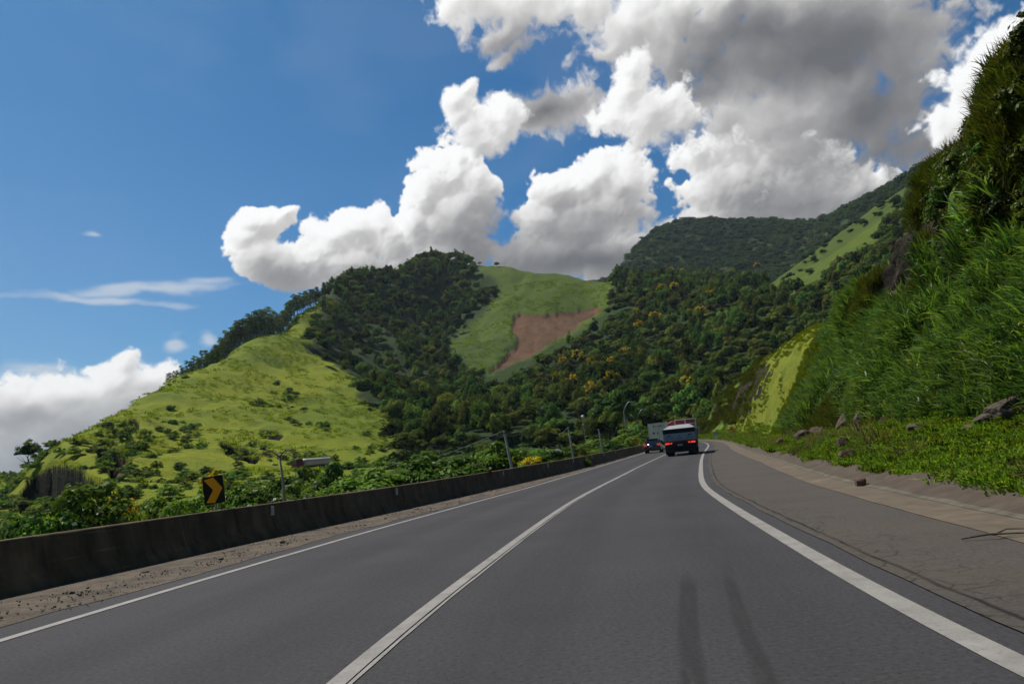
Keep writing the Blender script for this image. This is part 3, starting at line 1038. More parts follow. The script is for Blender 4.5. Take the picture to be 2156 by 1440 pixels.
def terrain_base(x, y):
    x, y = np.ravel(np.asarray(x, float)), np.ravel(np.asarray(y, float))
    az, r = np.arctan2(x, y), np.maximum(np.hypot(x, y), 6.0)
    out = np.empty(len(x))
    for a in range(0, len(x), 3000):
        U = np.stack([az[a:a + 3000], np.log(r[a:a + 3000]) * KV], 1)
        K = _phi(((U[:, None] - PU[None]) ** 2).sum(-1))
        out[a:a + 3000] = K @ tps[:n_] + tps[n_] + U @ tps[n_ + 1:]
    z = np.clip(out, -0.3, 0.6) * r
    # gullies and bumps
    k = sstep(60, 160, r)
    gul = 1 - np.abs(fbm(x / 55 + 3, y / 75, 3, 11))
    z += k * (3.2 * fbm(x / 40, y / 40, 3, 5) * sstep(100, 400, r) + 1.3 * fbm(x / 12, y / 12, 3, 8) - 5.0 * (gul - 0.75) * sstep(300, 500, r))
    z += k * sstep(150, 260, r) * 0.5 * fbm(x / 3.5, y / 3.5, 2, 21)
    return z


def terrain(x, y):
    x, y = np.ravel(np.asarray(x, float)), np.ravel(np.asarray(y, float))
    z = terrain_base(x, y)
    s, o = to_road(x, y)
    zr = frame(s)[2]
    ob = off_barrier(s)
    # left of the road: a level grassy verge, then the drop into the valley
    near = (s > S0 + 3) & (s < S1 - 3)
    wl = sstep(ob - 20, ob - 1.8, o)
    zl = z * (1 - wl) + (zr + np.interp(s, [0, 20, 30, 60, 80], [-0.6, -0.5, 0.25, 0.50, 0.3])) * wl
    z = np.where((o < 0) & near, zl, z)
    z = np.where((o >= ob - 0.3) & (o < 20) & near, np.minimum(z, zr - 0.5), z)
    wr = sstep(18, 34, o)
    z = np.where((o >= 18) & near & (o < 60), np.minimum(z, (zr - 0.5) * (1 - wr) + z * wr), z)
    # bench for the other carriageway
    m = (np.hypot(x, y) > 110) & (np.hypot(x, y) < 230)
    idx = np.where(m)[0]
    for a in range(0, len(idx), 3000):
        i = idx[a:a + 3000]
        d = (x[i, None] - r2[:, 0]) ** 2 + (y[i, None] - r2[:, 1]) ** 2
        k = np.argmin(d, 1)
        d = np.sqrt(d[np.arange(len(k)), k])
        w = 1 - sstep(5.0, 12.0, d)
        z[i] = z[i] * (1 - w) + (r2[k, 2] - 0.35) * w
    return z


FOREST = [(668, 620), (722, 560), (746, 540), (809, 555), (850, 585), (870, 540), (882, 530), (913, 520), (962, 535), (993, 570), (1052, 590), (1045, 622), (1017, 663), (983, 688), (944, 719), (934, 737), (969, 750), (990, 771),
          (1031, 790), (1122, 750), (1191, 715), (1219, 700), (1271, 660), (1282, 640), (1288, 605), (1300, 560), (1600, 570), (1610, 628), (1700, 628), (1745, 600), (1770, 578), (1830, 540), (1850, 505), (1900, 440), (2400, 420), (2400, 1000), (1330, 935),
          (1150, 948), (1000, 962), (860, 972), (830, 960), (830, 900), (808, 860), (746, 837), (777, 816), (739, 789), (683, 757), (645, 740), (656, 723), (670, 681), (676, 646)]
MEADOW2 = [(1230, 590), (1285, 600), (1280, 640), (1230, 620)]
BARE = [(1077, 665), (1094, 658), (1198, 655), (1271, 643), (1261, 656), (1223, 681), (1191, 705), (1143, 726), (1111, 750), (1063, 775), (1031, 785), (1066, 743), (1087, 730), (1090, 709), (1078, 695)]
RED = [(241, 948), (255, 950), (276, 963), (262, 985), (257, 1001), (243, 1020), (236, 998), (232, 975)]
CLIFF1 = [(63, 1000), (39, 1042), (44, 1082), (102, 1059), (128, 1052), (172, 1040), (192, 1033), (223, 1024), (209, 1008), (180, 1000), (170, 985), (109, 975)]
CLIFF2 = [(200, 940), (230, 944), (241, 955), (236, 985), (206, 978)]
CLIFF3 = [(550, 905), (590, 910), (600, 920), (560, 918)]
CLIFF4 = [(465, 930), (500, 935), (545, 950), (540, 972), (480, 955)]
CLIFF5 = [(272, 890), (290, 885), (290, 905), (270, 915)]

az_f = np.concatenate([np.arange(-180, -46, 4.0), np.arange(-44, 44, 0.125), np.arange(44, 180, 4.0)])
rr_ = np.concatenate([np.geomspace(1.0, 60, 50, endpoint=False), np.geomspace(60, 800, 300, endpoint=False), np.geomspace(800, 1700, 90, endpoint=False), np.geomspace(1700, 6000, 16)])
AZ, RR = np.meshgrid(np.radians(az_f), rr_)
GX, GY = RR * np.sin(AZ), RR * np.cos(AZ)
GZ = terrain(GX, GY).reshape(GX.shape)


def blur(a, k=1):
    for _ in range(k):
        b = a.copy()
        b[1:-1, 1:-1] = (a[1:-1, 1:-1] * 2 + a[:-2, 1:-1] + a[2:, 1:-1] + a[1:-1, :-2] + a[1:-1, 2:]) / 6
        a = b
    return a


PX, PY = to_pixel(GX, GY, GZ)
PXn, PYn = np.nan_to_num(PX, nan=-9999), np.nan_to_num(PY, nan=-9999)


def mask(polys, rmin=90, rmax=1e9, k=1):
    m = np.zeros(GX.shape, bool)
    jx, jy = 9 * fbm(GX / 16, GY / 16, 4, 501), 7 * fbm(GX / 16 + 9, GY / 16, 4, 502)
    for p in polys:
        m |= inside(PXn + jx, PYn + jy, p)
    return blur((m & (RR > rmin) & (RR < rmax)).astype(float), k)


behind_far = (RR > 820)
forest = np.maximum(mask([FOREST], 120, 900, 2), behind_far * 0.75 * 1.0)
forest = np.where((RR > 620) & (PXn > 1600) & (PXn < 1950) & (RR < 1000), 0.35, forest)
bare = mask([BARE], 300, 700, 1) + mask([RED], 90, 260, 1)
# steep faces of the left spur show rock: scars cut back into the hill
GZ = GZ - 8.0 * mask([CLIFF1, CLIFF2, CLIFF4], 80, 320, 1) - 4.0 * mask([RED, CLIFF3, CLIFF5], 80, 320, 1) - 2.2 * mask([BARE], 300, 700, 0)
rock = np.clip(mask([CLIFF1, CLIFF2, CLIFF3, CLIFF4, CLIFF5], 80, 320, 3) * 2.6, 0, 1)
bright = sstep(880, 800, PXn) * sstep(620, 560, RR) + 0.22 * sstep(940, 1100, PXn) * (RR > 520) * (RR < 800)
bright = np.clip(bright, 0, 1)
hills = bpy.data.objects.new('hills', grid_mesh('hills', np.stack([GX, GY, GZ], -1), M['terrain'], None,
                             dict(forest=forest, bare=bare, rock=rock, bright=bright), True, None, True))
link(hills)
hills['kind'] = 'structure'

# road across the valley
o_ = np.array([-4.6, -4.2, -1.5, 1.5, 4.2, 4.6])
P2 = np.stack([np.stack([r2[:, 0] + r2n[:, 0] * o, r2[:, 1] + r2n[:, 1] * o, r2[:, 2] + (0.0 if abs(o) < 4.5 else -0.5)], -1) for o in o_], 1)
ob2 = bpy.data.objects.new('valley_road', grid_mesh('valley_road', P2, M['pale_concrete'], P2[:, :, :2]))
link(ob2)
ob2['kind'] = 'structure'

# ------------------------------------------------------------------ the cut slope on the right of the road
def toe_h(s): return np.interp(s, [-20, 0, 20, 30, 40, 58, 80, 108, 125, 140, 160, 176], [1.0, 1.05, 1.15, 1.30, 1.1, .75, .7, .8, 1.0, 1.3, 1.0, .6])
def crest_h(s): return np.interp(s, [-30, 0, 18, 30, 40, 50, 57, 66, 72, 80, 92, 112, 126, 134, 144, 154, 164, 172, 182, 200], [14.6, 14.0, 13.3, 12.7, 11.7, 10.2, 8.8, 8.4, 9.2, 10.8, 12.3, 13.0, 12.9, 12.4, 11.0, 9.1, 6.3, 3.6, 1.8, 1.2])


def bank(s, u):
    """u 0..1 grass apron, 1..2 the face, 2..3 the top behind the crest; returns points and height over the road."""
    s, u = np.broadcast_arrays(np.asarray(s, float), np.asarray(u, float))
    g0 = off_grass(s) + 0.12
    th, ch = toe_h(s), crest_h(s)
    t1 = np.clip(u, 0, 1)
    t2 = np.clip(u - 1, 0, 1)
    t3 = np.clip(u - 2, 0, 1)
    toe_o = np.maximum(g0 + 1.2, np.interp(s, [0, 30, 60, 90, 130, 160, 180], [11.0, 11.0, 10.4, 9.2, 8.6, 7.6, 7.0]))
    face_w = np.interp(s, [0, 55, 75, 95, 130, 150, 175], [5.2, 5.4, 6.5, 8.0, 7.5, 5.0, 3.0])
    # near: lower third leans back, upper part steep; far knoll: smooth convex
    kn = sstep(66, 84, s) * (1 - sstep(132, 142, s))
    fo = np.interp(t2, [0, .25, .42, .75, .92, 1], [0, .36, .52, .72, .86, 1])
    fh = np.interp(t2, [0, .25, .42, .75, .92, 1], [0, .22, .36, .80, .95, 1])
    ko, kh = t2, 1 - (1 - t2) ** 1.7
    o = g0 + (toe_o - g0) * t1 + face_w * ((1 - kn) * fo + kn * ko) + 30 * t3 ** 1.2
    h = 0.20 + (th - 0.20) * (t1 ** 1.1) + (ch - th) * ((1 - kn) * fh + kn * kh) + 1.0 * np.minimum(t3 * 3, 1) - 9 * sstep(.35, 1, t3)
    lim = np.minimum(1, t2 * 5) * (1 - kn * 0.8) * (1 - sstep(0, .3, t3))
    hh = h * 0.8
    d = 1.35 * fbm(s / 9, hh / 6, 3, 31) + 0.75 * fbm(s / 2.6, hh / 2.2, 3, 32) * lim + 0.28 * fbm(s / .7, hh / .5, 2, 33) * lim
    d2 = 0.10 * fbm(s / 1.6, o / 1.2, 3, 41) * (t1 > 0) * np.minimum(1, t1 * 3) + 0.9 * fbm(s / 5.5, t2 * 0 + 3.3, 3, 42) * (t2 > .6) + 0.6 * kn * fbm(s / 9, o / 6, 3, 44) * np.minimum(1, t2 * 4)
    # the far outcrop is gnarled
    rk = sstep(134, 140, s) * (1 - sstep(172, 180, s)) * lim
    d = d * np.minimum(1, t2 * 4) + rk * 1.0 * fbm(s / 4, hh / 2.5, 3, 51)
    P = road_pt(s, o + d, h + d2)
    return P, h


def slope_rock(P, s, h):
    """0..1 where the bare rock of the cut shows, as surveyed from the road."""
    x, y = to_pixel(P[..., 0], P[..., 1], P[..., 2])
    w1, w2 = 26 * fbm(s / 1.6, h / 1.2, 3, 201), 26 * fbm(s / 1.6 + 9, h / 1.2, 3, 202)
    x, y = np.nan_to_num(x, nan=-999) + w1, np.nan_to_num(y, nan=-999) + w2
    m = np.zeros(x.shape, bool)
    for pl in ([(1838, 530), (1866, 462), (1960, 440), (2030, 480), (2090, 500), (2150, 560), (2110, 675), (1990, 650), (1930, 662), (1860, 650)], [(1940, 345), (1975, 262), (2040, 222), (2080, 238), (2045, 305), (1990, 345)],
               [(1528, 878), (1545, 815), (1590, 755), (1614, 775), (1600, 830), (1570, 870), (1540, 895)], [(2105, 470), (2156, 440), (2200, 560), (2120, 560)], [(1715, 745), (1760, 720), (1790, 780), (1730, 800)]):
        m |= inside(x, y, pl)
    return m.astype(float)


sb = np.concatenate([np.arange(-24, 4, 0.7), np.arange(4, 60, 0.22), np.arange(60, 140, 0.45), np.arange(140, 177, 0.7)])
ub = np.concatenate([np.linspace(0, 1, 18, endpoint=False), np.linspace(1, 2, 84, endpoint=False), np.linspace(2, 3, 16)])
SB, UB = np.meshgrid(sb, ub, indexing='ij')
BP, BH = bank(SB, UB)
kn_ = sstep(60, 78, SB) * (1 - sstep(130, 140, SB))
rn = fbm(SB / 6, BH / 4, 3, 61)
rockm = slope_rock(BP, SB, BH)
rockm = np.maximum(blur(rockm, 1), sstep(136, 141, SB) * (UB > 1) * np.clip(.25 + .7 * rn, 0, 1)) * (UB < 2.1)
yel = np.clip(kn_ * sstep(.8, 1.1, UB), 0, 1)
ob3 = bpy.data.objects.new('cut_slope_terrain', grid_mesh('cut_slope_terrain', BP, M['bank'], None, dict(rock=rockm, yel=yel)))
link(ob3)
ob3['kind'] = 'structure'

# ------------------------------------------------------------------ concrete barrier
def build_barrier():
    s = np.arange(-30, 172, 0.5)
    prof = [(0.0, 0.02), (0.02, 0.10), (0.16, 0.32), (0.235, 0.76), (0.25, 0.80), (0.42, 0.80), (0.435, 0.76), (0.50, 0.3), (0.66, 0.08), (0.66, -0.6)]
    ob = off_barrier(s) + 0.0
    rows = []
    for k, (a, z) in enumerate(prof):
        n = 0.006 * fbm(s * .5, s * 0 + k * 3.1, 3, 71)
        rows.append(road_pt(s, ob - a + n, z + n * .6))
    P = np.stack(rows, 1)
    o = bpy.data.objects.new('concrete_barrier', grid_mesh('concrete_barrier', P, M['barrier'], smooth=False))
    link(o)
    tag(o, 'long dark weathered concrete safety barrier curving along the left side of the road', 'barrier')
    # expansion joints and white reflectors standing on the face
    mj = simple('joint_sealant', (0.15, 0.125, 0.10), 0.9, vary=.5, scale=12)
    for q in range(26):
        s0 = 1.0 + q * 6.1
        m = MB()
        p = [road_vec(s0 + d, off_barrier(s0) - a + 0.006, z) for d in (-.02, .02) for a, z in ((0.03, 0.10), (0.165, 0.32), (0.245, 0.76))]
        m.add([tuple(x) for x in p], [(0, 1, 4, 3), (1, 2, 5, 4)])
        if q < 14:
            m.build('joint', mj, o)
    mr = simple('reflector_white', (0.55, 0.54, 0.50), 0.4, vary=0.1)
    for q, (px, py) in enumerate([(572, 1074), (834, 1035), (1059, 1003), (1154, 986), (1207, 976), (1246, 966), (1271, 961), (1296, 955)]):
        ss = np.linspace(3, 90, 1500)
        pos = road_pt(ss, off_barrier(ss) - 0.2, 0.62)
        ux, uy = to_pixel(pos[:, 0], pos[:, 1], pos[:, 2])
        s0 = ss[np.nanargmin(np.abs(ux - px))]
        m = MB()
        c = road_vec(s0, off_barrier(s0) - 0.19, 0.63)
        rot = Matrix.Rotation(heading(s0), 3, 'Z')
        m.box(c, (0.05, 0.07, 0.20 if q < 3 else 0.24), rot=rot)
        m.box(c + rot @ Vector((0.0, -0.05, -0.08)), (0.03, 0.04, 0.05), rot=rot)
        m.build('reflector', mr, o)
    return o


build_barrier()


# ------------------------------------------------------------------ plants: prototypes
def blades(n, radius, L, w, lean, seed, segs=3, stem=0.0, curl=0.9):
    r = np.random.default_rng(seed)
    a = r.uniform(0, 2 * np.pi, n)
    rad = radius * np.sqrt(r.uniform(0, 1, n))
    base = np.stack([rad * np.cos(a), rad * np.sin(a), np.zeros(n) - 0.05], 1)
    dirx = r.normal(0, 1, (n, 2)) * .6 + np.stack([np.cos(a), np.sin(a)], 1)
    dirx /= np.linalg.norm(dirx, axis=1)[:, None]
    ln = L * r.uniform(0.5, 1.1, n)
    le = np.clip(lean * r.uniform(.3, 1.5, n), 0, 1.5)
    base[:, 2] += stem * r.uniform(0, 1, n)
    side = np.stack([-dirx[:, 1], dirx[:, 0], np.zeros(n)], 1)
    tw = r.uniform(-.5, .5, n)[:, None]
    side = side * np.cos(tw) + np.array([[0, 0, 1.]]) * np.sin(tw)
    p = base.copy()
    V = []
    prev = None
    for k in range(segs + 1):
        u = k / segs
        ww = w * (1 - u ** 1.6) * (0.55 + 0.9 * min(u * 3, 1)) / 2 + 0.001
        L_, R_ = p - side * ww, p + side * ww
        if prev is not None:
            V.append(np.stack([prev[0], prev[1], R_, L_], 1))
        prev = (L_, R_)
        ang = le * (0.35 + curl * 1.3 * u)
        step = ln / segs
        p = p + np.stack([dirx[:, 0] * np.sin(ang) * step, dirx[:, 1] * np.sin(ang) * step, np.cos(ang) * step], 1)
    lv = np.tile(r.uniform(0, 1, n), segs)
    return np.concatenate(V), lv


def leaf_cloud(centres, radii, per, size, seed, flat=0.45, jitter=0.28):
    """small leaf quads spread through clumps: returns quads and a light/dark value per quad."""
    r = np.random.default_rng(seed)
    V, LV = [], []
    for (c, rad) in zip(centres, radii):
        d = r.normal(0, 1, (per, 3))
        d /= np.linalg.norm(d, axis=1)[:, None]
        d[:, 2] = np.abs(d[:, 2]) * 0.9 + d[:, 2] * 0.1
        rr = rad * r.uniform(0.55, 1.12, per)[:, None]
        p = np.asarray(c) + d * rr * np.array([1, 1, 0.8])
        nrm = d + r.normal(0, jitter, (per, 3)) + np.array([0, 0, flat])
        nrm /= np.linalg.norm(nrm, axis=1)[:, None]
        t = np.cross(nrm, r.normal(0, 1, (per, 3)))
        t /= np.linalg.norm(t, axis=1)[:, None]
        b = np.cross(nrm, t)
        sz = size * r.uniform(0.6, 1.3, per)[:, None]
        el = r.uniform(0.45, 0.8, per)[:, None]
        q = np.stack([p - t * sz, p - b * sz * el + nrm * sz * .12, p + t * sz, p + b * sz * el + nrm * sz * .12], 1)
        V.append(q)
        base = r.uniform(0.15, 0.9)
        LV.append(np.clip(base + r.uniform(-.2, .2, per), 0, 1))
    return np.concatenate(V), np.concatenate(LV)


def crown_quads(seed, w=1.0, h=0.7, n=26, per=26, size=0.10, low=0.0, cr=0.34, umbrella=False):
    """crown in a unit box: radius about 1*w, height about h, base at z=0."""
    r = np.random.default_rng(seed)
    c, rad = [], []
    for k in range(n):
        a = r.uniform(0, 2 * np.pi)
        rr = np.sqrt(r.uniform(0, 1)) * 0.85
        if umbrella:
            z = h * (1 - 0.5 * rr ** 2) * r.uniform(.85, 1.0)
        else:
            z = h * (np.sqrt(max(0, 1 - rr ** 2)) * r.uniform(0.35, 1.0)) + low
            if r.uniform() < .3:
                z *= 0.45
        c.append((rr * w * np.cos(a) * r.uniform(.8, 1.15), rr * w * np.sin(a) * r.uniform(.8, 1.15), z))
        rad.append(cr * r.uniform(0.6, 1.15))
    return leaf_cloud(c, rad, per, size, seed + 1)


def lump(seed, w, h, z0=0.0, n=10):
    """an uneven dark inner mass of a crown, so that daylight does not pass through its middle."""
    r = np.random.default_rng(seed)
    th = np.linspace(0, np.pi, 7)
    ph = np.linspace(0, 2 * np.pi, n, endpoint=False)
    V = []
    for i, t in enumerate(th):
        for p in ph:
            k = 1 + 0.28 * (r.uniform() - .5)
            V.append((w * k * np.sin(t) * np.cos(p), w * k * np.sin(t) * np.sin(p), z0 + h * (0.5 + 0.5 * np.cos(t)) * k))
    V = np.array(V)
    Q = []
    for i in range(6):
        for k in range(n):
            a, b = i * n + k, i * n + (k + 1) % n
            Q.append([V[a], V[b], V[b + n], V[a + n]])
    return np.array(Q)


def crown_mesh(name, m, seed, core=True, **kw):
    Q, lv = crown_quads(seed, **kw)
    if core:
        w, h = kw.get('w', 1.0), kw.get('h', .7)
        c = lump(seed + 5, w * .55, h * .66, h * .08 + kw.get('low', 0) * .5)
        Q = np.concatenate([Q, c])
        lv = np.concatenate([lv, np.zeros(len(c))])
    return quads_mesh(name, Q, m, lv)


def trunk_mesh(name, m, seed, h, r0, branches=4, bare=False, spread=0.5, bz=0.0):
    r = random.Random(seed)
    b = MB()
    p = [Vector((0, 0, -0.5 * r0 * 8 + bz))]
    x, y = 0, 0
    for k in range(1, 6):
        x += r.uniform(-.04, .04) * h
        y += r.uniform(-.04, .04) * h
        p.append(Vector((x, y, h * k / 5)))
    b.tube(p, [r0 * (1.25, 1, .85, .7, .5, .3)[k] for k in range(6)], 7)
    for k in range(branches):
        i = r.choice((2, 3, 4))
        a = r.uniform(0, 6.28)
        L = h * spread * r.uniform(.5, 1)
        q0 = p[i].copy()
        q1 = q0 + Vector((math.cos(a), math.sin(a), .9)) * L * .5
        q2 = q0 + Vector((math.cos(a) * 1.1, math.sin(a) * 1.1, 1.25)) * L * .9
        b.tube([q0, q1, q2], [r0 * .45, r0 * .3, r0 * .12], 5)
        if bare:
            for j in range(5):
                a2 = a + r.uniform(-1, 1)
                q3 = q2 + Vector((math.cos(a2), math.sin(a2), r.uniform(-.1, .6))) * L * r.uniform(.3, .7)
                b.tube([q1.lerp(q2, r.uniform(.3, 1)), q3], [r0 * .12, r0 * .04], 4)
                q4 = q3 + Vector((math.cos(a2 + .6), math.sin(a2 + .6), .2)) * L * .25
                b.tube([q3.lerp(q1, .3), q4], [r0 * .06, r0 * .02], 4)
    return b.mesh(name, m, True)


def proto(name, me):
    o = bpy.data.objects.new(name, me)
    return o


def scatter(name, P, scale, rot, protos, idx, kind='stuff', label=None, cat=None):
    """one object whose points carry copies of a few plant meshes."""
    me = bpy.data.meshes.new(name)
    n = len(P)
    me.vertices.add(n)
    me.vertices.foreach_set('co', np.asarray(P, np.float32).ravel())
    for k, typ, v in (('scl', 'FLOAT_VECTOR', scale), ('rot', 'FLOAT_VECTOR', rot)):
        a = me.attributes.new(k, typ, 'POINT')
        a.data.foreach_set('vector', np.asarray(v, np.float32).ravel())
    a = me.attributes.new('idx', 'INT', 'POINT')
    a.data.foreach_set('value', np.asarray(idx, np.int32))
    o = bpy.data.objects.new(name, me)
    link(o)
    col = bpy.data.collections.new(name + '_kinds')
    for k, p in enumerate(protos):
        q = bpy.data.objects.new('%s_kind_%02d' % (name, k), p)
        col.objects.link(q)
    ng = bpy.data.node_groups.new(name, 'GeometryNodeTree')
    ng.interface.new_socket('Geometry', in_out='INPUT', socket_type='NodeSocketGeometry')
    ng.interface.new_socket('Geometry', in_out='OUTPUT', socket_type='NodeSocketGeometry')
    N = ng.nodes
    gi, go = N.new('NodeGroupInput'), N.new('NodeGroupOutput')
    m2p = N.new('GeometryNodeMeshToPoints')
    ci = N.new('GeometryNodeCollectionInfo')
    ci.inputs['Collection'].default_value = col
    ci.inputs['Separate Children'].default_value = True
    ci.inputs['Reset Children'].default_value = True
    iop = N.new('GeometryNodeInstanceOnPoints')
    iop.inputs['Pick Instance'].default_value = True

    def na(nm, dt):
        q = N.new('GeometryNodeInputNamedAttribute')
        q.data_type = dt
        q.inputs['Name'].default_value = nm
        return q.outputs[0]
    ng.links.new(gi.outputs[0], m2p.inputs[0])
    ng.links.new(m2p.outputs[0], iop.inputs['Points'])
    ng.links.new(ci.outputs[0], iop.inputs['Instance'])
    ng.links.new(na('idx', 'INT'), iop.inputs['Instance Index'])
    e2r = N.new('FunctionNodeEulerToRotation')
    ng.links.new(na('rot', 'FLOAT_VECTOR'), e2r.inputs[0])
    ng.links.new(e2r.outputs[0], iop.inputs['Rotation'])
    ng.links.new(na('scl', 'FLOAT_VECTOR'), iop.inputs['Scale'])
    ng.links.new(iop.outputs[0], go.inputs[0])
    md = o.modifiers.new('plants', 'NODES')
    md.node_group = ng
    tag(o, label, cat, kind=kind)
    return o


def uni(n, a, b): return rng.uniform(a, b, n)


# ---- grasses of the right slope
tall_p, oliv_p, yel_p, shrt_p, dry_p = [], [], [], [], []
for k in range(5):
    Q, lv = blades(75, 0.6, 1.05, 0.062, 1.0, 100 + k, 4, stem=0.9)
    tall_p.append(quads_mesh('tall_grass_tuft', Q, M['blade'], lv))
    Q, lv = blades(120, 0.5, 0.55, 0.024, 0.9, 120 + k, 3, stem=0.25)
    oliv_p.append(quads_mesh('slope_grass_tuft', Q, M['blade_olive'], lv))
    Q, lv = blades(110, 0.6, 0.75, 0.030, 0.5, 140 + k, 3)
    yel_p.append(quads_mesh('yellow_grass_tuft', Q, M['blade_yellow'], lv))
    Q, lv = blades(90, 0.38, 0.17, 0.040, 1.15, 160 + k, 2)
    shrt_p.append(quads_mesh('short_grass_tuft', Q, M['blade_short'] if k < 4 else M['blade_olive'], lv))
    Q, lv = blades(60, 0.4, 0.7, 0.014, 1.3, 180 + k, 4)
    dry_p.append(quads_mesh('dry_grass_tuft', Q, M['blade_dry'], lv))


def on_bank(n, s0, s1, u0, u1, power=1.6):
    t = rng.uniform(0, 1, n)
    s = s0 + (s1 - s0) * t ** power
    u = rng.uniform(u0, u1, n)
    P, h = bank(s, u)
    return s, u, P, h


TALLP = [[(1790, 900), (1800, 780), (1850, 695), (1900, 655), (2000, 655), (2080, 600), (2156, 540), (2400, 480), (2400, 1100), (1790, 1100)], [(1735, 700), (1760, 620), (1825, 545), (1850, 560), (1842, 640), (1790, 760)]]


def tall_zone(P, s, h):
    x, y = to_pixel(P[..., 0], P[..., 1], P[..., 2])
    x = np.nan_to_num(x, nan=9999) + 30 * fbm(s / 2, h / 1.5, 3, 211)
    y = np.nan_to_num(y, nan=700) + 30 * fbm(s / 2 + 5, h / 1.5, 3, 212)
    return inside(x, y, TALLP[0]) | inside(x, y, TALLP[1]) | (x > 2400)


# short green cover of the apron
s, u, P, h = on_bank(15000, 3, 175, 0.02, 1.06, 1.8)
nz = fbm(P[:, 0] / 1.8, P[:, 1] / 1.8, 3, 81)
keep = nz > -0.36 + 0.5 * (u < 0.10)
s, u, P = s[keep], u[keep], P[keep]
n = len(P)
sc = (0.5 + 0.6 * rng.uniform(0, 1, n) ** 2) * np.interp(s, [0, 40, 90, 120], [0.9, 1.4, 1.3, 1.3])
scatter('short_grass', P, np.stack([sc, sc, sc * uni(n, .6, 1.2)], 1), np.stack([uni(n, -.2, .2), uni(n, -.2, .2), uni(n, 0, 6.28)], 1), shrt_p + dry_p[:1],
        np.where(rng.uniform(0, 1, n) < 0.012, 5, rng.integers(0, 5, n)), label='short green grass and weeds covering the apron below the cut slope', cat='grass')
# tall broad-bladed grass on the lower face
s, u, P, h = on_bank(6000, 6, 62, 1.0, 1.65, 1.25)
keep = (fbm(s / 5, h / 2.5, 3, 82) > -.38) & tall_zone(P, s, h)
s, u, P, h = s[keep], u[keep], P[keep], h[keep]
n = len(P)
sc = uni(n, .55, 1.15) * np.interp(h, [1, 2.5, 6], [.55, .9, 1.0])
scatter('tall_grass', P - np.array([0, 0, .1]), np.stack([sc, sc, sc], 1), np.stack([uni(n, -.15, .15), uni(n, -.35, -.0), uni(n, 0, 6.28)], 1), tall_p, rng.integers(0, 5, n),
        label='tall broad-bladed grass growing up the lower cut slope', cat='grass')
# finer grass over the rest of the face and the crest
s, u, P, h = on_bank(17000, 5, 62, 1.0, 2.22, 1.1)
rk = slope_rock(P, s, h)
keep = (fbm(s / 3.2, h / 2.4, 3, 83) > -0.34 + .72 * rk) & (~tall_zone(P, s, h) | (u > 1.6))
s, u, P, h = s[keep], u[keep], P[keep], h[keep]
n = len(P)
sc = uni(n, .55, 1.25)
gg = fbm(s / 8, h / 4, 2, 84)
ix = rng.integers(0, 5, n)
ix = np.where((rng.uniform(0, 1, n) < 0.02 + gg * .5) & (u < 1.6) & (s < 60), ix + 5, ix)
sc = sc * np.interp(s, [40, 60], [1, .8])
ix = np.where(rng.uniform(0, 1, n) < 0.07, 10, ix)
scatter('slope_grass', P, np.stack([sc, sc, sc * 1.15], 1), np.stack([uni(n, -.25, .25), uni(n, -.6, .0), uni(n, 0, 6.28)], 1), oliv_p + tall_p + dry_p[:1], ix,
        label='olive green grass hanging over the steep rocky slope', cat='grass')
# leafy creepers and low bushes among the grass of the face
s, u, P, h = on_bank(3600, 6, 72, 1.15, 2.15, 1.1)
rk = slope_rock(P, s, h)
keep = ((fbm(s / 4.5, h / 3, 3, 183) > -.04 + .55 * rk) & ~tall_zone(P, s, h)) | ((s > 40) & (s < 62) & (u < 1.5) & (fbm(s / 4, h / 3, 2, 184) > -.1))
s, u, P, h = s[keep], u[keep], P[keep], h[keep]
n = len(P)
creep_p = []
for k in range(4):
    Q, lv = crown_quads(1800 + k, w=1.0, h=(.8, .6, 1.0, .7)[k], n=22, per=46, size=0.085, cr=0.34)
    creep_p.append(quads_mesh('creeper_foliage', Q, M['leaf_olive'] if k < 3 else M['leaf_shrub'], lv))
sc = uni(n, .3, .95)
scatter('slope_creepers', P - np.array([0, 0, .1]), np.stack([sc, sc, sc * 1.1], 1), np.stack([uni(n, -.3, .3), uni(n, -.9, -.2), uni(n, 0, 6.28)], 1), creep_p, rng.integers(0, 4, n),
        label='leafy creepers and low bushes on the rocky slope', cat='creepers')
# yellow-green grass of the far knoll and its near shoulder
s, u, P, h = on_bank(17000, 54, 128, 1.0, 2.1, 1.0)
keep = (fbm(s / 5, h / 4, 2, 86) + 0.9 * sstep(56, 74, s) > -.25)
s, u, P, h = s[keep], u[keep], P[keep], h[keep]
n = len(P)
sc = np.interp(s, [54, 66, 78], [1.1, .85, .45]) * uni(n, .6, 1.2)
keep = s < 78
s, P, u, n, sc = s[keep], P[keep], u[keep], int(keep.sum()), sc[keep]
kk = on_bank(2600, 76, 128, 1.0, 2.1, 1.0)
k2_ = fbm(kk[0] / 3, kk[3] / 2, 3, 188) > .10
P = np.concatenate([P, kk[2][k2_]])
s = np.concatenate([s, kk[0][k2_]])
sc = np.concatenate([sc, rng.uniform(.22, .5, int(k2_.sum()))])
n = len(P)
scatter('yellow_grass', P, np.stack([sc, sc, sc], 1), np.stack([uni(n, -.2, .2), uni(n, -.2, .2), uni(n, 0, 6.28)], 1), yel_p + tall_p, np.where(rng.uniform(0, 1, n) < np.interp(s, [54, 66, 76], [.75, .35, 0]), rng.integers(5, 10, n), rng.integers(0, 5, n)),
        label='yellow green sunlit grass on the far knoll of the cut slope', cat='grass')
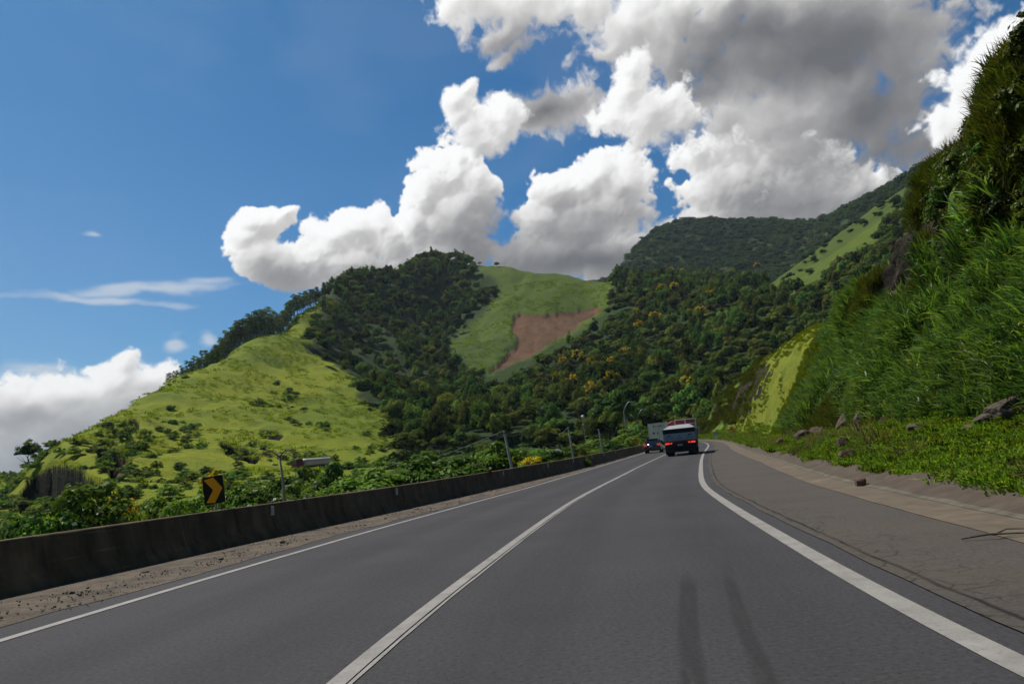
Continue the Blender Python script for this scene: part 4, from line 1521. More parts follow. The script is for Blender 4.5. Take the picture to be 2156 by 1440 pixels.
# rough cover of the gnarled outcrop
s, u, P, h = on_bank(4200, 108, 176, 1.0, 2.2, 1.0)
rk = slope_rock(P, s, h) + (s > 140)
keep = (fbm(s / 4, h / 2, 3, 88) > -.02) & (rk > 0)
s, P = s[keep], P[keep]
n = len(P)
sc = uni(n, .6, 1.3)
scatter('outcrop_grass', P, np.stack([sc, sc, sc], 1), np.stack([uni(n, -.2, .2), uni(n, -.2, .2), uni(n, 0, 6.28)], 1), oliv_p, rng.integers(0, 5, n),
        label='olive grass clinging to the rocky outcrop at the bend', cat='grass')

# ------------------------------------------------------------------ ray against the terrain: where on the ground is a place in view
def ground_hit(px, py, r0=40, r1=1700, lift=0.0):
    a, e = azel(px, py)
    r = np.geomspace(r0, r1, 700)
    z = terrain(r * math.sin(a), r * math.cos(a))
    d = CAM_H + r * math.tan(e) - z - lift
    i = np.where(d < 0)[0]
    k = i[0] if len(i) else int(np.argmin(d))
    return r[k] * math.sin(a), r[k] * math.cos(a), float(z[k]), float(r[k])


def tz(x, y): return float(terrain([x], [y])[0])


# ---- tree prototypes: unit-sized crowns (radius 1) and trunks (height 1)
crowns = {}
for kind_, m_, per in (('forest', M['leaf_forest'], 24), ('yellow', M['leaf_yellow'], 30), ('pale', M['leaf_pale'], 26), ('light', M['leaf_light'], 30), ('olive', M['leaf_olive'], 26)):
    crowns[kind_] = []
    for k in range(4 if kind_ == 'forest' else 2):
        crowns[kind_].append(crown_mesh('%s_crown' % kind_, m_, 900 + 37 * k + hash(len(kind_)) % 13, w=1.0, h=(0.75, 0.95, 0.6, 0.85)[k], n=26, per=per * 3, size=0.062,
                                        cr=0.30, umbrella=(k == 2 and kind_ == 'forest') or kind_ == 'yellow'))
# yellow crowns: flowers on top of green foliage
for k in range(2):
    Q, lv = crown_quads(1300 + k, w=1.0, h=0.95, n=30, per=80, size=0.060, cr=0.26)
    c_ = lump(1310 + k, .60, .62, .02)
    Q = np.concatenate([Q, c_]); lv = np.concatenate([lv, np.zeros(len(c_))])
    zc = Q.mean(1)[:, 2]
    mi = ((zc < 0.34 + 0.5 * fbm(Q[:, 0, 0] * 2.5, Q[:, 0, 1] * 2.5, 3, 7)) | (lv < .30)).astype(int)
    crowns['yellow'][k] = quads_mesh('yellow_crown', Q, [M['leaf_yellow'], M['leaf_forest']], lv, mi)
trunk_p = [trunk_mesh('trunk', M['bark'], 40 + k, 1.0, 0.045, 4) for k in range(3)]


def euc_crown(seed):
    r = np.random.default_rng(seed)
    c, rad = [], []
    for k in range(13):
        z = 0.36 + 0.60 * k / 12
        w = 0.12 * (1 - abs(z - .62) * 1.3)
        c.append((r.normal(0, w * .6), r.normal(0, w * .6), z))
        rad.append(0.075 * r.uniform(.8, 1.3))
    Q, lv = leaf_cloud(c, rad, 70, 0.018, seed, flat=.1, jitter=.7)
    return quads_mesh('eucalyptus_crown', Q, M['leaf_euc'], lv)


euc_p = [euc_crown(1400 + k) for k in range(4)]
euc_t = [trunk_mesh('trunk', M['bark_pale'], 60 + k, 0.9, 0.012, 2, spread=.12) for k in range(2)]

shrub_p = []
for k in range(5):
    Q, lv = crown_quads(1500 + k, w=1.0, h=(1.1, .9, 1.3, 1.0, .8)[k], n=32, per=80, size=0.066, cr=0.34)
    c_ = lump(1520 + k, .55, .75, 0)
    shrub_p.append((Q, lv, c_))
shrub_m = {}
for nm, m_ in (('shrub', M['leaf_shrub']), ('light', M['leaf_light'])):
    shrub_m[nm] = [quads_mesh(nm + '_foliage', Q, m_, lv) for Q, lv, c_ in shrub_p]
shrub_y = []
for Q, lv, c_ in shrub_p[:2]:
    QQ, LL = Q, lv
    z = QQ.mean(1)[:, 2]
    shrub_y.append(quads_mesh('flowering_foliage', QQ, [M['leaf_yellow'], M['leaf_light']], LL, ((z < .62 + .25 * fbm(QQ[:, 0, 0] * 2.5, QQ[:, 0, 1] * 2.5, 2, 9)) | (LL < .12)).astype(int)))
far_p = [crown_mesh('far_crown', M['leaf_far'], 1600 + k, w=1.0, h=.75, n=16, per=34, size=0.10, cr=.32) for k in range(3)]


def tree(name, x, y, z, h, w, crown, trunk, label, cat, group, base=None, crown_h=0.55, part='crown'):
    """h tree height, w crown radius."""
    o = empty(name, (x, y, z), rnd.uniform(0, 6.28))
    tag(o, label, cat, group)
    c = bpy.data.objects.new(part, crown)
    link(c, o)
    if base is None:
        base = h * (1 - crown_h)
    ch = (h - base)
    c.location = (0, 0, base)
    c.scale = (w * rnd.uniform(.85, 1.15), w * rnd.uniform(.85, 1.15), ch)
    t = bpy.data.objects.new('trunk', trunk)
    link(t, o)
    t.scale = (h * .75, h * .75, max(base, h * .4) + .3)
    return o


# ---- the wood: every crown a point on the hillside
def field(x0, x1, y0, y1, g):
    xs, ys = np.meshgrid(np.arange(x0, x1, g), np.arange(y0, y1, g))
    xs, ys = xs.ravel(), ys.ravel()
    return xs + rng.uniform(-.5, .5, len(xs)) * g, ys + rng.uniform(-.5, .5, len(ys)) * g


X, Y = field(-330, 420, 90, 800, 6.9)
rad = np.hypot(X, Y)
a_ = np.degrees(np.arctan2(X, Y))
k_ = (rad > 105) & (rad < 780) & (a_ > -22) & (a_ < 38)
X, Y, rad = X[k_], Y[k_], rad[k_]
Zt = terrain(X, Y)
qx, qy = to_pixel(X, Y, Zt)
qx, qy = np.nan_to_num(qx, nan=-999), np.nan_to_num(qy, nan=-999)
tx_, ty_ = to_pixel(X, Y, Zt + 8.0)
tx_, ty_ = np.nan_to_num(tx_, nan=-999), np.nan_to_num(ty_, nan=-999)
jx, jy = 20 * fbm(X / 14, Y / 14, 3, 401), 16 * fbm(X / 14 + 7, Y / 14, 3, 402)
k_ = inside(qx + jx, qy + jy, FOREST) & ~inside(tx_, ty_, BARE) & ((ty_ > 600) | inside(tx_, ty_, [(640, 640), (640, 480), (1000, 480), (1000, 575), (1050, 600)]) | (qx > 1285))
k_ &= ~inside(tx_, ty_, [(1000, 690), (1060, 640), (1280, 600), (1275, 660), (1230, 690), (1195, 715), (1140, 735), (1105, 762), (1055, 785), (1020, 795), (985, 765), (945, 735)])
mx_, my_ = to_pixel(X, Y, Zt + 13.0)
k_ &= ~inside(np.nan_to_num(mx_, nan=-9), np.nan_to_num(my_, nan=-9), [(q[0], q[1] - 2) for q in BARE])
k_ &= fbm(X / 16, Y / 16, 2, 403) > -.34
FILL = [(1130, 965), (1130, 900), (1560, 880), (1560, 930), (1400, 960)]
k_ |= inside(qx, qy, FILL)
# thinner wood on the lower left shoulder and on the crest above the clearing
thin = inside(qx, qy, [(670, 700), (760, 680), (840, 720), (860, 800), (790, 830), (700, 770)])
k_ &= ~(thin & (rng.uniform(0, 1, len(X)) < 0.25))
d2 = np.min((X[:, None] - r2[::3, 0]) ** 2 + (Y[:, None] - r2[::3, 1]) ** 2, 1)
k_ &= d2 > 9.5 ** 2
sr, orr = to_road(X, Y)
k_ &= (orr < -16) | (orr > 34) | (sr > S1 - 4) | ((orr < -9) & (sr > 150)) | ((orr > 9) & (sr > 172))
X, Y, Zt, rad, qx, qy, thin = (v[k_] for v in (X, Y, Zt, rad, qx, qy, thin))
order = np.argsort(rad)
NEAR = 105
brow = inside(qx, qy, [(1285, 640), (1340, 650), (1480, 690), (1500, 770), (1400, 780), (1290, 710)])
ni, fi = order[:NEAR], order[NEAR:]
hh = 5.5 + 6.5 * rng.uniform(0, 1, len(X)) ** 1.2
ww = 2.3 + 4.2 * rng.uniform(0, 1, len(X)) ** 1.8
vv = fbm(X / 30, Y / 30, 3, 301)
ww = np.where(thin, ww * .8, ww) * (1 + .35 * vv)
hh = hh * (1 + .45 * fbm(X / 18, Y / 18, 2, 302))
n = len(fi)
scatter('forest_trees', np.stack([X[fi], Y[fi], Zt[fi] + hh[fi] * .42], 1), np.stack([ww[fi], ww[fi] * uni(n, .85, 1.15), hh[fi] * .75], 1),
        np.stack([uni(n, -.12, .12), uni(n, -.12, .12), uni(n, 0, 6.28)], 1), crowns['forest'] + crowns['light'][:1] + crowns['olive'][:1], np.where(rng.uniform(0, 1, n) < .12 + .55 * thin[fi] + .40 * brow[fi] + .30 * vv[fi], rng.integers(4, 6, n), rng.integers(0, 4, n)),
        label='dense dark green woodland covering the hillsides beyond the valley', cat='woodland')
for i in ni:
    side = 'behind the concrete posts' if qx[i] < 1290 else 'behind the two lorries' if qx[i] < 1475 else 'past the road bend'
    light = rnd.random() < .22
    tree('broadleaf_tree', X[i], Y[i], Zt[i] - .2, hh[i], ww[i], crowns['light'][i % 2] if light else crowns['forest'][i % 4], trunk_p[i % 3],
         ('light green' if light else 'dark green') + ' broadleaf tree at the near edge of the wood ' + side, 'tree', 'near trees of the wood')

# far mountain and right flank
X, Y = field(50, 900, 560, 1650, 13.5)
rad = np.hypot(X, Y)
a_ = np.degrees(np.arctan2(X, Y))
Zt = terrain(X, Y)
qx, qy = to_pixel(X, Y, Zt)
k_ = (rad > 820) & (rad < 1560) & (a_ > 5) & (a_ < 36)
clear = inside(qx, qy, [(1500, 580), (1560, 566), (1600, 575), (1600, 590), (1510, 592)])
k_ &= ~clear
fl = (rad > 560) & (rad <= 820) & (qx > 1640) & (a_ < 36) & (fbm(X / 45, Y / 45, 3, 91) > -.12) & (rng.uniform(0, 1, len(X)) < .7)
k_ |= fl
X, Y, Zt = X[k_], Y[k_], Zt[k_]
n = len(X)
sc = uni(n, 5.5, 11.5) * np.where(np.hypot(X, Y) < 820, .38, 1)
scatter('mountain_forest', np.stack([X, Y, Zt + .2 * sc], 1), np.stack([sc, sc, sc * 1.0], 1), np.stack([0 * sc, 0 * sc, uni(n, 0, 6.28)], 1), far_p, rng.integers(0, 3, n),
        label='dark forest covering the far mountain', cat='forest')

# eucalyptus stand along the skyline of the left spur
n_e = 0
for row in range(4):
    px = 352 + row * 3
    while px < 672 and n_e < 195:
        py = np.interp(px, [350, 430, 500, 560, 620, 668], [815, 780, 738, 705, 668, 645]) + 4
        d0 = np.interp(px, [350, 430, 500, 560, 620, 668], [335, 370, 410, 440, 500, 555])
        d = d0 + 2 + row * 7 + rnd.uniform(-2, 3)
        a, e = azel(px, py)
        x, y = d * math.sin(a), d * math.cos(a)
        h = np.interp(px, [350, 400, 470, 560, 620, 668], [5.5, 8, 12.5, 16.5, 15, 12]) * rnd.uniform(.82, 1.15)
        o = empty('eucalyptus_tree', (x, y, tz(x, y) - .5), rnd.uniform(0, 6.28))
        tag(o, 'slender dark eucalyptus in the ' + ('low tapering end' if px < 430 else 'middle' if px < 550 else 'tall upper end') + ' of the skyline stand on the left hill', 'tree', 'eucalyptus stand on the left ridge')
        c = bpy.data.objects.new('crown', euc_p[n_e % 4])
        link(c, o)
        c.scale = (h * 1.15, h * 1.15, h)
        t = bpy.data.objects.new('trunk', euc_t[n_e % 2])
        link(t, o)
        t.scale = (h * 1.3, h * 1.3, h)
        n_e += 1
        px += rnd.uniform(4.6, 7.8)
# lone trees on the crests
for px, py, h, w, lab, nm in [(919, 552, 11, 2.6, 'taller of two trees standing up together on the summit of the wooded hill', 'summit_tree'), (934, 552, 9, 2.4, 'shorter of two trees standing up together on the summit of the wooded hill', 'summit_tree'),
                          (1046, 562, 5, 3.2, 'small round lone tree on the grassy skyline right of the summit', 'lone_tree'), (742, 580, 9, 4.2, 'broad tree breaking the skyline at the top of the wooded shoulder', 'ridge_tree'),
                          (60, 985, 6.5, 3.4, 'dark spreading tree on the skyline at the foot of the left hill', 'spreading_tree'), (1010, 558, 4, 2.5, 'low bush like tree on the crest beside the summit wood', 'ridge_tree')]:
    x, y, z, d = ground_hit(px, py, 60, 900)
    tree(nm, x, y, z - .3, h, w, crowns['forest'][1], trunk_p[0], lab, 'tree', None)

# flowering and pale trees, each where it shows on the slope
YEL = [(1250, 866, 6, 'beside the thin lamp'), (1293, 838, 13, 'behind the tall street lamp'), (1211, 841, 7, '=blossoming tree left of the thin lamp, mid slope'), (1176, 833, 6, '=faint yellow blossoming tree above the second leaning post, leftmost of the lower ones'), (1219, 777, 8, '=uppermost of three close yellow blossoming trees below the bare patch'), (1230, 787, 8, '=middle one of three close yellow blossoming trees below the bare patch'), (1191, 794, 7, '=yellow blossoming tree beside the pale silvery tree below the bare patch'), (1250, 793, 6, '=lowest right of the close yellow blossoming trees below the bare patch'), (1292, 796, 7, '=flat topped yellow blossoming tree under the largest mid slope one'),
       (1323, 773, 10, '=broad yellow crowned tree standing highest above the tall street lamp'), (1330, 607, 6, '=orange yellow tree at the top of the wood where the meadow ends'), (1397, 625, 8, '=bright yellow tree in the upper wood below the mountain foot'), (1423, 622, 6, '=small yellow tree right beside the bright one in the upper wood'), (1497, 641, 9, '=solitary bright yellow tree in the dark upper wood toward the right'), (1413, 578, 7, '=yellow tinted tree at the foot of the far mountain'), (1440, 580, 6, '=small yellow tinted tree right of another at the mountain foot'), (1383, 691, 9, '=yellow green flat crowned tree in the middle of the wood'), (1350, 711, 8, '=yellow tree just under the light green brow right of the bare patch'), (1477, 682, 8, '=yellow tree among light crowns in the middle of the wood'), (1343, 680, 6, '=dull yellow tree on the light green brow right of the bare patch'),
       (1452, 860, 11, 'above the grey lorry'), (1597, 567, 6, '=small orange tinted tree on the far mountain side')]
for px, py, wpx, where in YEL:
    x, y, z, d = ground_hit(px, py + 9, 90, 1200)
    w = max(2.8, wpx * 1.7 * d / F_PX)
    w = min(w, 6.5)
    h = 12.5 if d < 700 else 16
    top = point(px, py, d).z
    zoff = max(z, top - h * .85)
    tree('yellow_flowering_tree', x, y, zoff, h, w, crowns['yellow'][n_e % 2], trunk_p[1],
         where[1:] if where[0] == '=' else 'tree with golden yellow blossom ' + where, 'tree', 'yellow flowering trees in the wood', crown_h=.45)
    n_e += 1
for px, py, wpx, lab in [(1174, 785, 9, 'pale silvery tree in the dark wood below the bare brown patch'), (1500, 846, 12, 'pale grey green umbrella shaped tree above the right bend of the road'), (1283, 724, 8, 'pale leaved tree at the wood edge right of the bare patch'),
                         (1069, 838, 9, 'pale green tree in the dark lower wood above the leaning post'), (1145, 911, 7, 'pale low tree between the two leaning posts'), (1373, 877, 14, 'light green feathery tree rising behind the white box lorry')]:
    x, y, z, d = ground_hit(px, py + 10, 90, 900)
    w = max(2.4, wpx * 1.5 * d / F_PX)
    top = point(px, py - 6, d).z
    tree('pale_tree', x, y, max(z, top - 9), 9, w, crowns['pale' if 'light green' not in lab else 'light'][0], trunk_p[2], lab, 'tree', None, crown_h=.5)

# ---- shrubs and small trees behind the barrier, placed by the distance and the height their tops reach
SH = [(20, 1100, 40, 2.0, 'light', 'pale green bush at the left end of the barrier'), (105, 1066, 19, .85, 'shrub', 'dark broad-leaved bush nearest the left end of the barrier'), (165, 1046, 21, 1.25, 'shrub', 'tall dark bush with round leaves over the left part of the barrier'),
      (228, 1050, 23, 1.2, 'shrub', 'dark bush with a rounded top left of the yellow blossom'), (268, 1052, 25, .9, 'yellow', 'bush with orange yellow blossom behind the barrier left of the chevron sign'), (318, 1062, 22, .9, 'light', 'bright green rounded bush left of the chevron sign'),
      (350, 1050, 30, 1.6, 'shrub', 'dark green bush behind the bright rounded one left of the chevron sign'), (392, 1066, 20, .9, 'light', 'light green bush touching the left edge of the chevron sign'), (443, 1000, 22, .38, 'yellow', 'yellow blossomed bush directly behind the chevron sign'),
      (410, 1030, 27, 1.3, 'shrub', 'bush behind the chevron sign and its yellow blossom'), (480, 1036, 26, 1.3, 'light', 'soft pale green bush right of the chevron sign'), (525, 1050, 23, .9, 'shrub', 'low dark bush between the chevron sign and the bare topped tree'),
      (560, 1036, 26, 1.2, 'shrub', 'very dark bush left of the bare topped tree'), (610, 1022, 30, 1.3, 'shrub', 'dark bush right behind the bare topped tree'), (650, 1018, 33, 1.3, 'light', 'light bush right of the bare topped tree'),
      (690, 986, 45, 2.4, 'shrub', 'dark bush in front of the tanker'), (655, 988, 50, 2.4, 'light', 'leafy bush covering the lower half of the tanker'), (610, 1000, 52, 2.0, 'shrub', 'green bush left of the tanker beyond the bare topped tree'), (725, 1002, 42, 1.9, 'shrub', 'dark green bush right of the tanker'), (700, 1030, 28, .8, 'light', 'low pale grassy bush on top of the barrier line below the tanker'), (770, 1010, 38, 1.4, 'light', 'light green bush before the pale far road'),
      (815, 1002, 42, 1.6, 'shrub', 'green bush beside the end of the pale far road'), (860, 990, 50, 2.0, 'shrub', 'leafy green bush left of the yellowish one'), (835, 1012, 34, .9, 'light', 'small bush with reddish flower tips behind the barrier'), (905, 985, 52, 2.0, 'light', 'yellowish green round bush behind the middle of the barrier'),
      (955, 978, 56, 2.2, 'shrub', 'dark rounded bush before the leaning post'), (1000, 985, 46, 1.4, 'light', 'light leafy bush left of the small rusty panel'), (1042, 980, 44, 1.3, 'shrub', 'leafy bush just left of the first leaning post'),
      (1088, 965, 50, .8, 'yellow', 'orange yellow bush at the right of the first leaning post'), (1119, 980, 42, .8, 'yellow', 'low yellow bush at the top of the barrier between the posts'), (1100, 955, 60, 1.9, 'shrub', 'green bush behind the orange yellow one'),
      (1140, 935, 75, 2.8, 'light', 'light green tree between the first and second posts'), (1175, 950, 62, 1.7, 'shrub', 'green bush left of the second post'), (1222, 945, 66, 1.6, 'light', 'pale flowering bush right of the second post'),
      (1245, 915, 85, 3.0, 'light', 'bright leafy tree behind the second and third posts'), (1290, 930, 80, 1.7, 'shrub', 'bush right of the third post'), (1230, 960, 52, .6, 'light', 'tiny pale bush on the verge between second and third posts'),
      (1338, 905, 118, 3.2, 'light', 'drooping light green tree behind the left warning sign'), (1300, 925, 100, 2.0, 'shrub', 'round bush left of the street lamps')]
for i, (px, py, d, w, kd, lab) in enumerate(SH):
    p = point(px, py, d)
    z0 = tz(p.x, p.y)
    h = max(p.z - z0 + .1, 1.0)
    fol = min(h, w * 2.0)
    me = shrub_y[i % 2] if kd == 'yellow' else shrub_m[kd][i % 5]
    o = empty('shrub', (p.x, p.y, z0), rnd.uniform(0, 6.28))
    tag(o, lab, 'shrub', 'shrubs behind the barrier')
    c = bpy.data.objects.new('foliage', me)
    link(c, o)
    c.location = (0, 0, h - fol * .92)
    hz = max(v.co.z for v in me.vertices) if i < 5 else 1.25
    c.scale = (w, w, fol / 1.25)
    t = bpy.data.objects.new('stem', trunk_p[i % 3])
    link(t, o)
    t.scale = (h * .5, h * .5, h * .7)

# low scrub filling the valley and the foot of the spur
X, Y = field(-230, 120, 18, 330, 2.6)
rad = np.hypot(X, Y)
a_ = np.degrees(np.arctan2(X, Y))
s_, o_2 = to_road(X, Y)
k_ = (a_ > -42) & (a_ < 14) & (rad > 17) & (rad < 330) & (o_2 < off_barrier(s_) - 2.4)
X, Y, rad, o_2, s_ = X[k_], Y[k_], rad[k_], o_2[k_], s_[k_]
Zt = terrain(X, Y)
qx, qy = to_pixel(X, Y, Zt)
n1, n2 = fbm(X / 22, Y / 22, 3, 95), fbm(X / 5, Y / 5, 2, 96)
dens = np.where(rad < 112, 0.55 + .8 * n1, sstep(915, 985, qy) * .55 - .12 + .9 * n1 + .3 * n2)
patch = inside(qx, qy, [(312, 870), (380, 850), (434, 865), (430, 925), (330, 930)]) | inside(qx, qy, [(493, 800), (560, 786), (640, 830), (700, 900), (650, 930), (560, 905)]) | inside(qx, qy, [(740, 800), (790, 810), (850, 850), (830, 900), (760, 860)])
dens = dens + patch * .38
dens = np.where(inside(qx, qy, CLIFF1) | inside(qx, qy, RED), -1, dens)
d2 = np.min((X[:, None] - r2[::3, 0]) ** 2 + (Y[:, None] - r2[::3, 1]) ** 2, 1)
k_ = (rng.uniform(0, 1, len(X)) < dens) & (d2 > 7 ** 2)
k_ &= rng.uniform(0, 1, len(X)) < np.where(rad < 112, .9, .75)
X, Y, Zt, rad = X[k_], Y[k_], Zt[k_], rad[k_]
n = len(X)
sc = np.where(rad < 112, uni(n, .8, 2.2), uni(n, .6, 1.9))
scatter('valley_scrub', np.stack([X, Y, Zt - .1], 1), np.stack([sc, sc, sc * uni(n, .6, 1.1)], 1), np.stack([uni(n, -.1, .1), uni(n, -.1, .1), uni(n, 0, 6.28)], 1),
        crowns['forest'][:1] + [shrub_m['shrub'][1], shrub_m['light'][0], shrub_m['light'][3]], rng.choice([0, 1, 2, 3], n, p=[.03, .27, .40, .30]),
        label='scrub and creepers covering the valley floor and the foot of the left hill', cat='undergrowth')
# rough grass of the left hill and of the two meadows
X, Y = field(-330, 150, 115, 640, 2.9)
rad = np.hypot(X, Y)
a_ = np.degrees(np.arctan2(X, Y))
k_ = (a_ > -42) & (a_ < 12) & (rad > 118) & (rad < 640)
X, Y, rad = X[k_], Y[k_], rad[k_]
Zt = terrain(X, Y)
qx, qy = to_pixel(X, Y, Zt)
d2 = np.min((X[:, None] - r2[::3, 0]) ** 2 + (Y[:, None] - r2[::3, 1]) ** 2, 1)
k_ = ~inside(qx, qy, FOREST) & ~inside(qx, qy, BARE) & ~inside(qx, qy, RED) & ~inside(qx, qy, CLIFF1) & (d2 > 36)
k_ &= fbm(X / 9, Y / 9, 3, 97) > .02
X, Y, Zt, rad = X[k_], Y[k_], Zt[k_], rad[k_]
n = len(X)
hill_p = []
for k in range(3):
    Q, lv = blades(34, 1.0, .75, .16, .8, 1700 + k, 2)
    hill_p.append(quads_mesh('hill_grass_tuft', Q, M['blade_yellow'] if k < 1 else M['blade_hill'], lv))
sc = uni(n, .6, 1.2) * (1 + rad / 900)
scatter('hill_grass', np.stack([X, Y, Zt], 1), np.stack([sc, sc, sc * .8], 1), np.stack([uni(n, -.3, .3), uni(n, -.3, .3), uni(n, 0, 6.28)], 1), hill_p,
        np.where(rad > 470, rng.integers(1, 3, n), np.where(fbm(X / 14, Y / 14, 2, 98) + rng.uniform(-.3, .3, n) > .35, 0, rng.integers(1, 3, n))), label='rough grass on the open hillsides', cat='grass')
# grass along the verge behind the barrier
n = 2600
s = rng.uniform(5, 130, n) ** 1.0
o_v = off_barrier(s) - rng.uniform(.75, 4.0, n)
p = road_pt(s, o_v)
Zt = terrain(p[:, 0], p[:, 1])
sc = uni(n, .5, 1.0) * np.interp(s, [0, 30, 60], [.9, .6, .7])
scatter('verge_grass', np.stack([p[:, 0], p[:, 1], Zt - .03], 1), np.stack([sc, sc, sc], 1), np.stack([uni(n, -.2, .2), uni(n, -.2, .2), uni(n, 0, 6.28)], 1), shrt_p + oliv_p[:1] + yel_p[:1],
        rng.choice(7, n, p=[.2, .2, .2, .2, .1, .05, .05]), label='grass and weeds on the verge behind the barrier', cat='grass')

# ------------------------------------------------------------------ rocks
def rock_obj(name, loc, size, seed, m, label, rz=0.0, tilt=0.0):
    r = np.random.default_rng(seed)
    import bmesh
    bm = bmesh.new()
    bmesh.ops.create_icosphere(bm, subdivisions=4, radius=1.0)
    pl = r.normal(0, 1, (11, 3))
    pl /= np.linalg.norm(pl, axis=1)[:, None]
    dd = r.uniform(.55, .9, 11)
    for v in bm.verts:
        p = np.array(v.co)
        for n_v, d in zip(pl, dd):
            k = p @ n_v
            if k > d:
                p = p - n_v * (k - d) * .93
        q = p * (1 + 0.07 * (vnoise(np.array([p[0] * 5 + seed]), np.array([p[1] * 5 + p[2] * 7]), seed)[0] - .5) + .05 * (vnoise(np.array([p[0] * 15]), np.array([p[1] * 13 + p[2] * 17]), seed)[0] - .5))
        v.co = (q[0] * size[0], q[1] * size[1], q[2] * size[2])
    me = bpy.data.meshes.new(name)
    bm.to_mesh(me)
    bm.free()
    me.materials.append(m)
    o = bpy.data.objects.new(name, me)
    link(o)
    o.location = loc
    o.rotation_euler = (tilt, tilt * .5, rz)
    tag(o, label, 'rock', 'rocks on the right slope')
    return o


def bank_hit(px, py, u0=0.0, u1=2.0):
    """place on the cut slope seen at a pixel."""
    ss, uu = np.meshgrid(np.arange(6, 175, .4), np.linspace(u0, u1, 120))
    P, h = bank(ss, uu)
    x, y = to_pixel(P[..., 0], P[..., 1], P[..., 2])
    d = (x - px) ** 2 + (y - py) ** 2 + 0.02 * np.hypot(P[..., 0], P[..., 1])
    d = np.where(np.isnan(d), 1e12, d)
    k = np.unravel_index(np.argmin(d), d.shape)
    return P[k]


for px, py, hw, hh_, seed, m_, lab, f in [
        (1812, 1022, 14, 9, 3, 'rock_brown', 'small square brown rock fallen on the drain edge beside the shoulder', 0),
        (1776, 948, 14, 14, 5, 'rock_brown', 'upright pointed brown rock on the green apron', 1), (1782, 966, 22, 11, 6, 'rock_brown', 'slanting reddish slab of rock right under the pointed one', 1),
        (1692, 926, 20, 11, 8, 'rock', 'blocky dark rock with a pale left face on the apron', 1), (1722, 915, 16, 9, 9, 'rock', 'low dark rock touching the right of the blocky one', 1), (1644, 938, 9, 8, 11, 'rock', 'small dark pointed rock left of the blocky one', 1),
        (1786, 878, 30, 17, 12, 'rock', 'large dark boulder under the tall grass, left one of the pair', 1), (1825, 884, 22, 18, 14, 'rock', 'large dark boulder under the tall grass, right one of the pair', 1),
        (2130, 878, 45, 24, 15, 'rock', 'big layered dark boulder at the right edge below the tall grass', 1), (2085, 893, 26, 14, 17, 'rock', 'dark boulder left of the big layered one', 1),
        (2046, 908, 16, 9, 18, 'rock_brown', 'brown rock half buried in weeds right of the middle apron', 1), (1938, 905, 22, 7, 19, 'rock', 'flat dark stone in a hollow of the apron', 1),
        (1862, 872, 13, 8, 20, 'rock_brown', 'small brown stone right of the pair of boulders', 1), (1668, 950, 7, 4, 22, 'rock', 'tiny dark stone on the grass near the drain', 1), (1900, 632, 26, 14, 23, 'rock_brown', 'pale brown rock ledge at the foot of the dark cliff', 2)]:
    if f:
        p = bank_hit(px, py, 0.0, 1.0 if f == 1 else 1.7)
    else:
        gp = None
        for s_q in np.arange(8, 40, .05):
            q = road_pt(s_q, off_lip(s_q) - .05, .02)
            ux, uy = to_pixel(q[0], q[1], q[2])
            if gp is None or abs(ux - px) < gp[0]:
                gp = (abs(ux - px), q)
        p = gp[1]
    d = math.hypot(p[0], p[1])
    w, h = hw * d / F_PX, hh_ * d / F_PX
    rock_obj('rock' if hw < 20 else 'boulder', (p[0], p[1], p[2] + h * .55), (w * 1.1, w * .9, h * 1.25), seed, M[m_], lab, seed * 1.3, .15)
for k, (s_q, o_q, sz) in enumerate([(9.2, -5.7, .05), (14.5, -5.35, .06), (12.2, -5.3, .04), (22.5, -5.2, .07), (30, -4.9, .08), (17.5, -5.5, .05), (11, -5.9, .05), (7.5, -5.2, .05), (19.5, -5.0, .04), (13.5, -5.9, .06)]):
    p = road_vec(s_q, o_q, .03 + sz * .2)
    o = rock_obj('stone', p, (sz * 1.4, sz, sz * .6), 60 + k, M['lip'] if k % 3 == 0 else M['rock_brown'], 'pale loose stone in the gritty strip beside the barrier' if k % 3 == 0 else 'brown loose stone in the gritty strip beside the barrier', k)
    o['group'] = 'loose stones beside the barrier'
    o['category'] = 'stone'

# fine loose chippings along the foot of the barrier
M['pebble'] = simple('pebble', (.17, .135, .105), .9, vary=.4)
chip = []
for k in range(4):
    m = MB()
    r = random.Random(k)
    for j in range(5):
        m.box((r.uniform(-.3, .3), r.uniform(-.3, .3), .01), (r.uniform(.01, .034), r.uniform(.01, .03), r.uniform(.006, .016)), rot=Matrix.Rotation(r.uniform(0, 3), 3, 'Z') @ Matrix.Rotation(.5, 3, 'X'))
    chip.append(m.mesh('chippings', M['pebble'] if k % 2 else M['lip']))
n = 520
s = 4 + 60 * rng.uniform(0, 1, n) ** 1.6
t_ = rng.uniform(0, 1, n) ** .8
o_q = off_barrier(s) + .15 + t_ * (off_left(s) - off_barrier(s) - .7)
p = road_pt(s, o_q, .012)
p[:, 2] += (1 - t_) * .04
sc = uni(n, .4, 1.2)
keep = fbm(s / 1.5, o_q / .4, 3, 99) > -.1
scatter('gravel', p[keep], np.stack([sc, sc, sc], 1)[keep], np.stack([0 * sc, 0 * sc, uni(n, 0, 6.28)], 1)[keep], chip, rng.integers(0, 4, int(keep.sum())), label='loose gravel and litter along the foot of the barrier', cat='gravel')

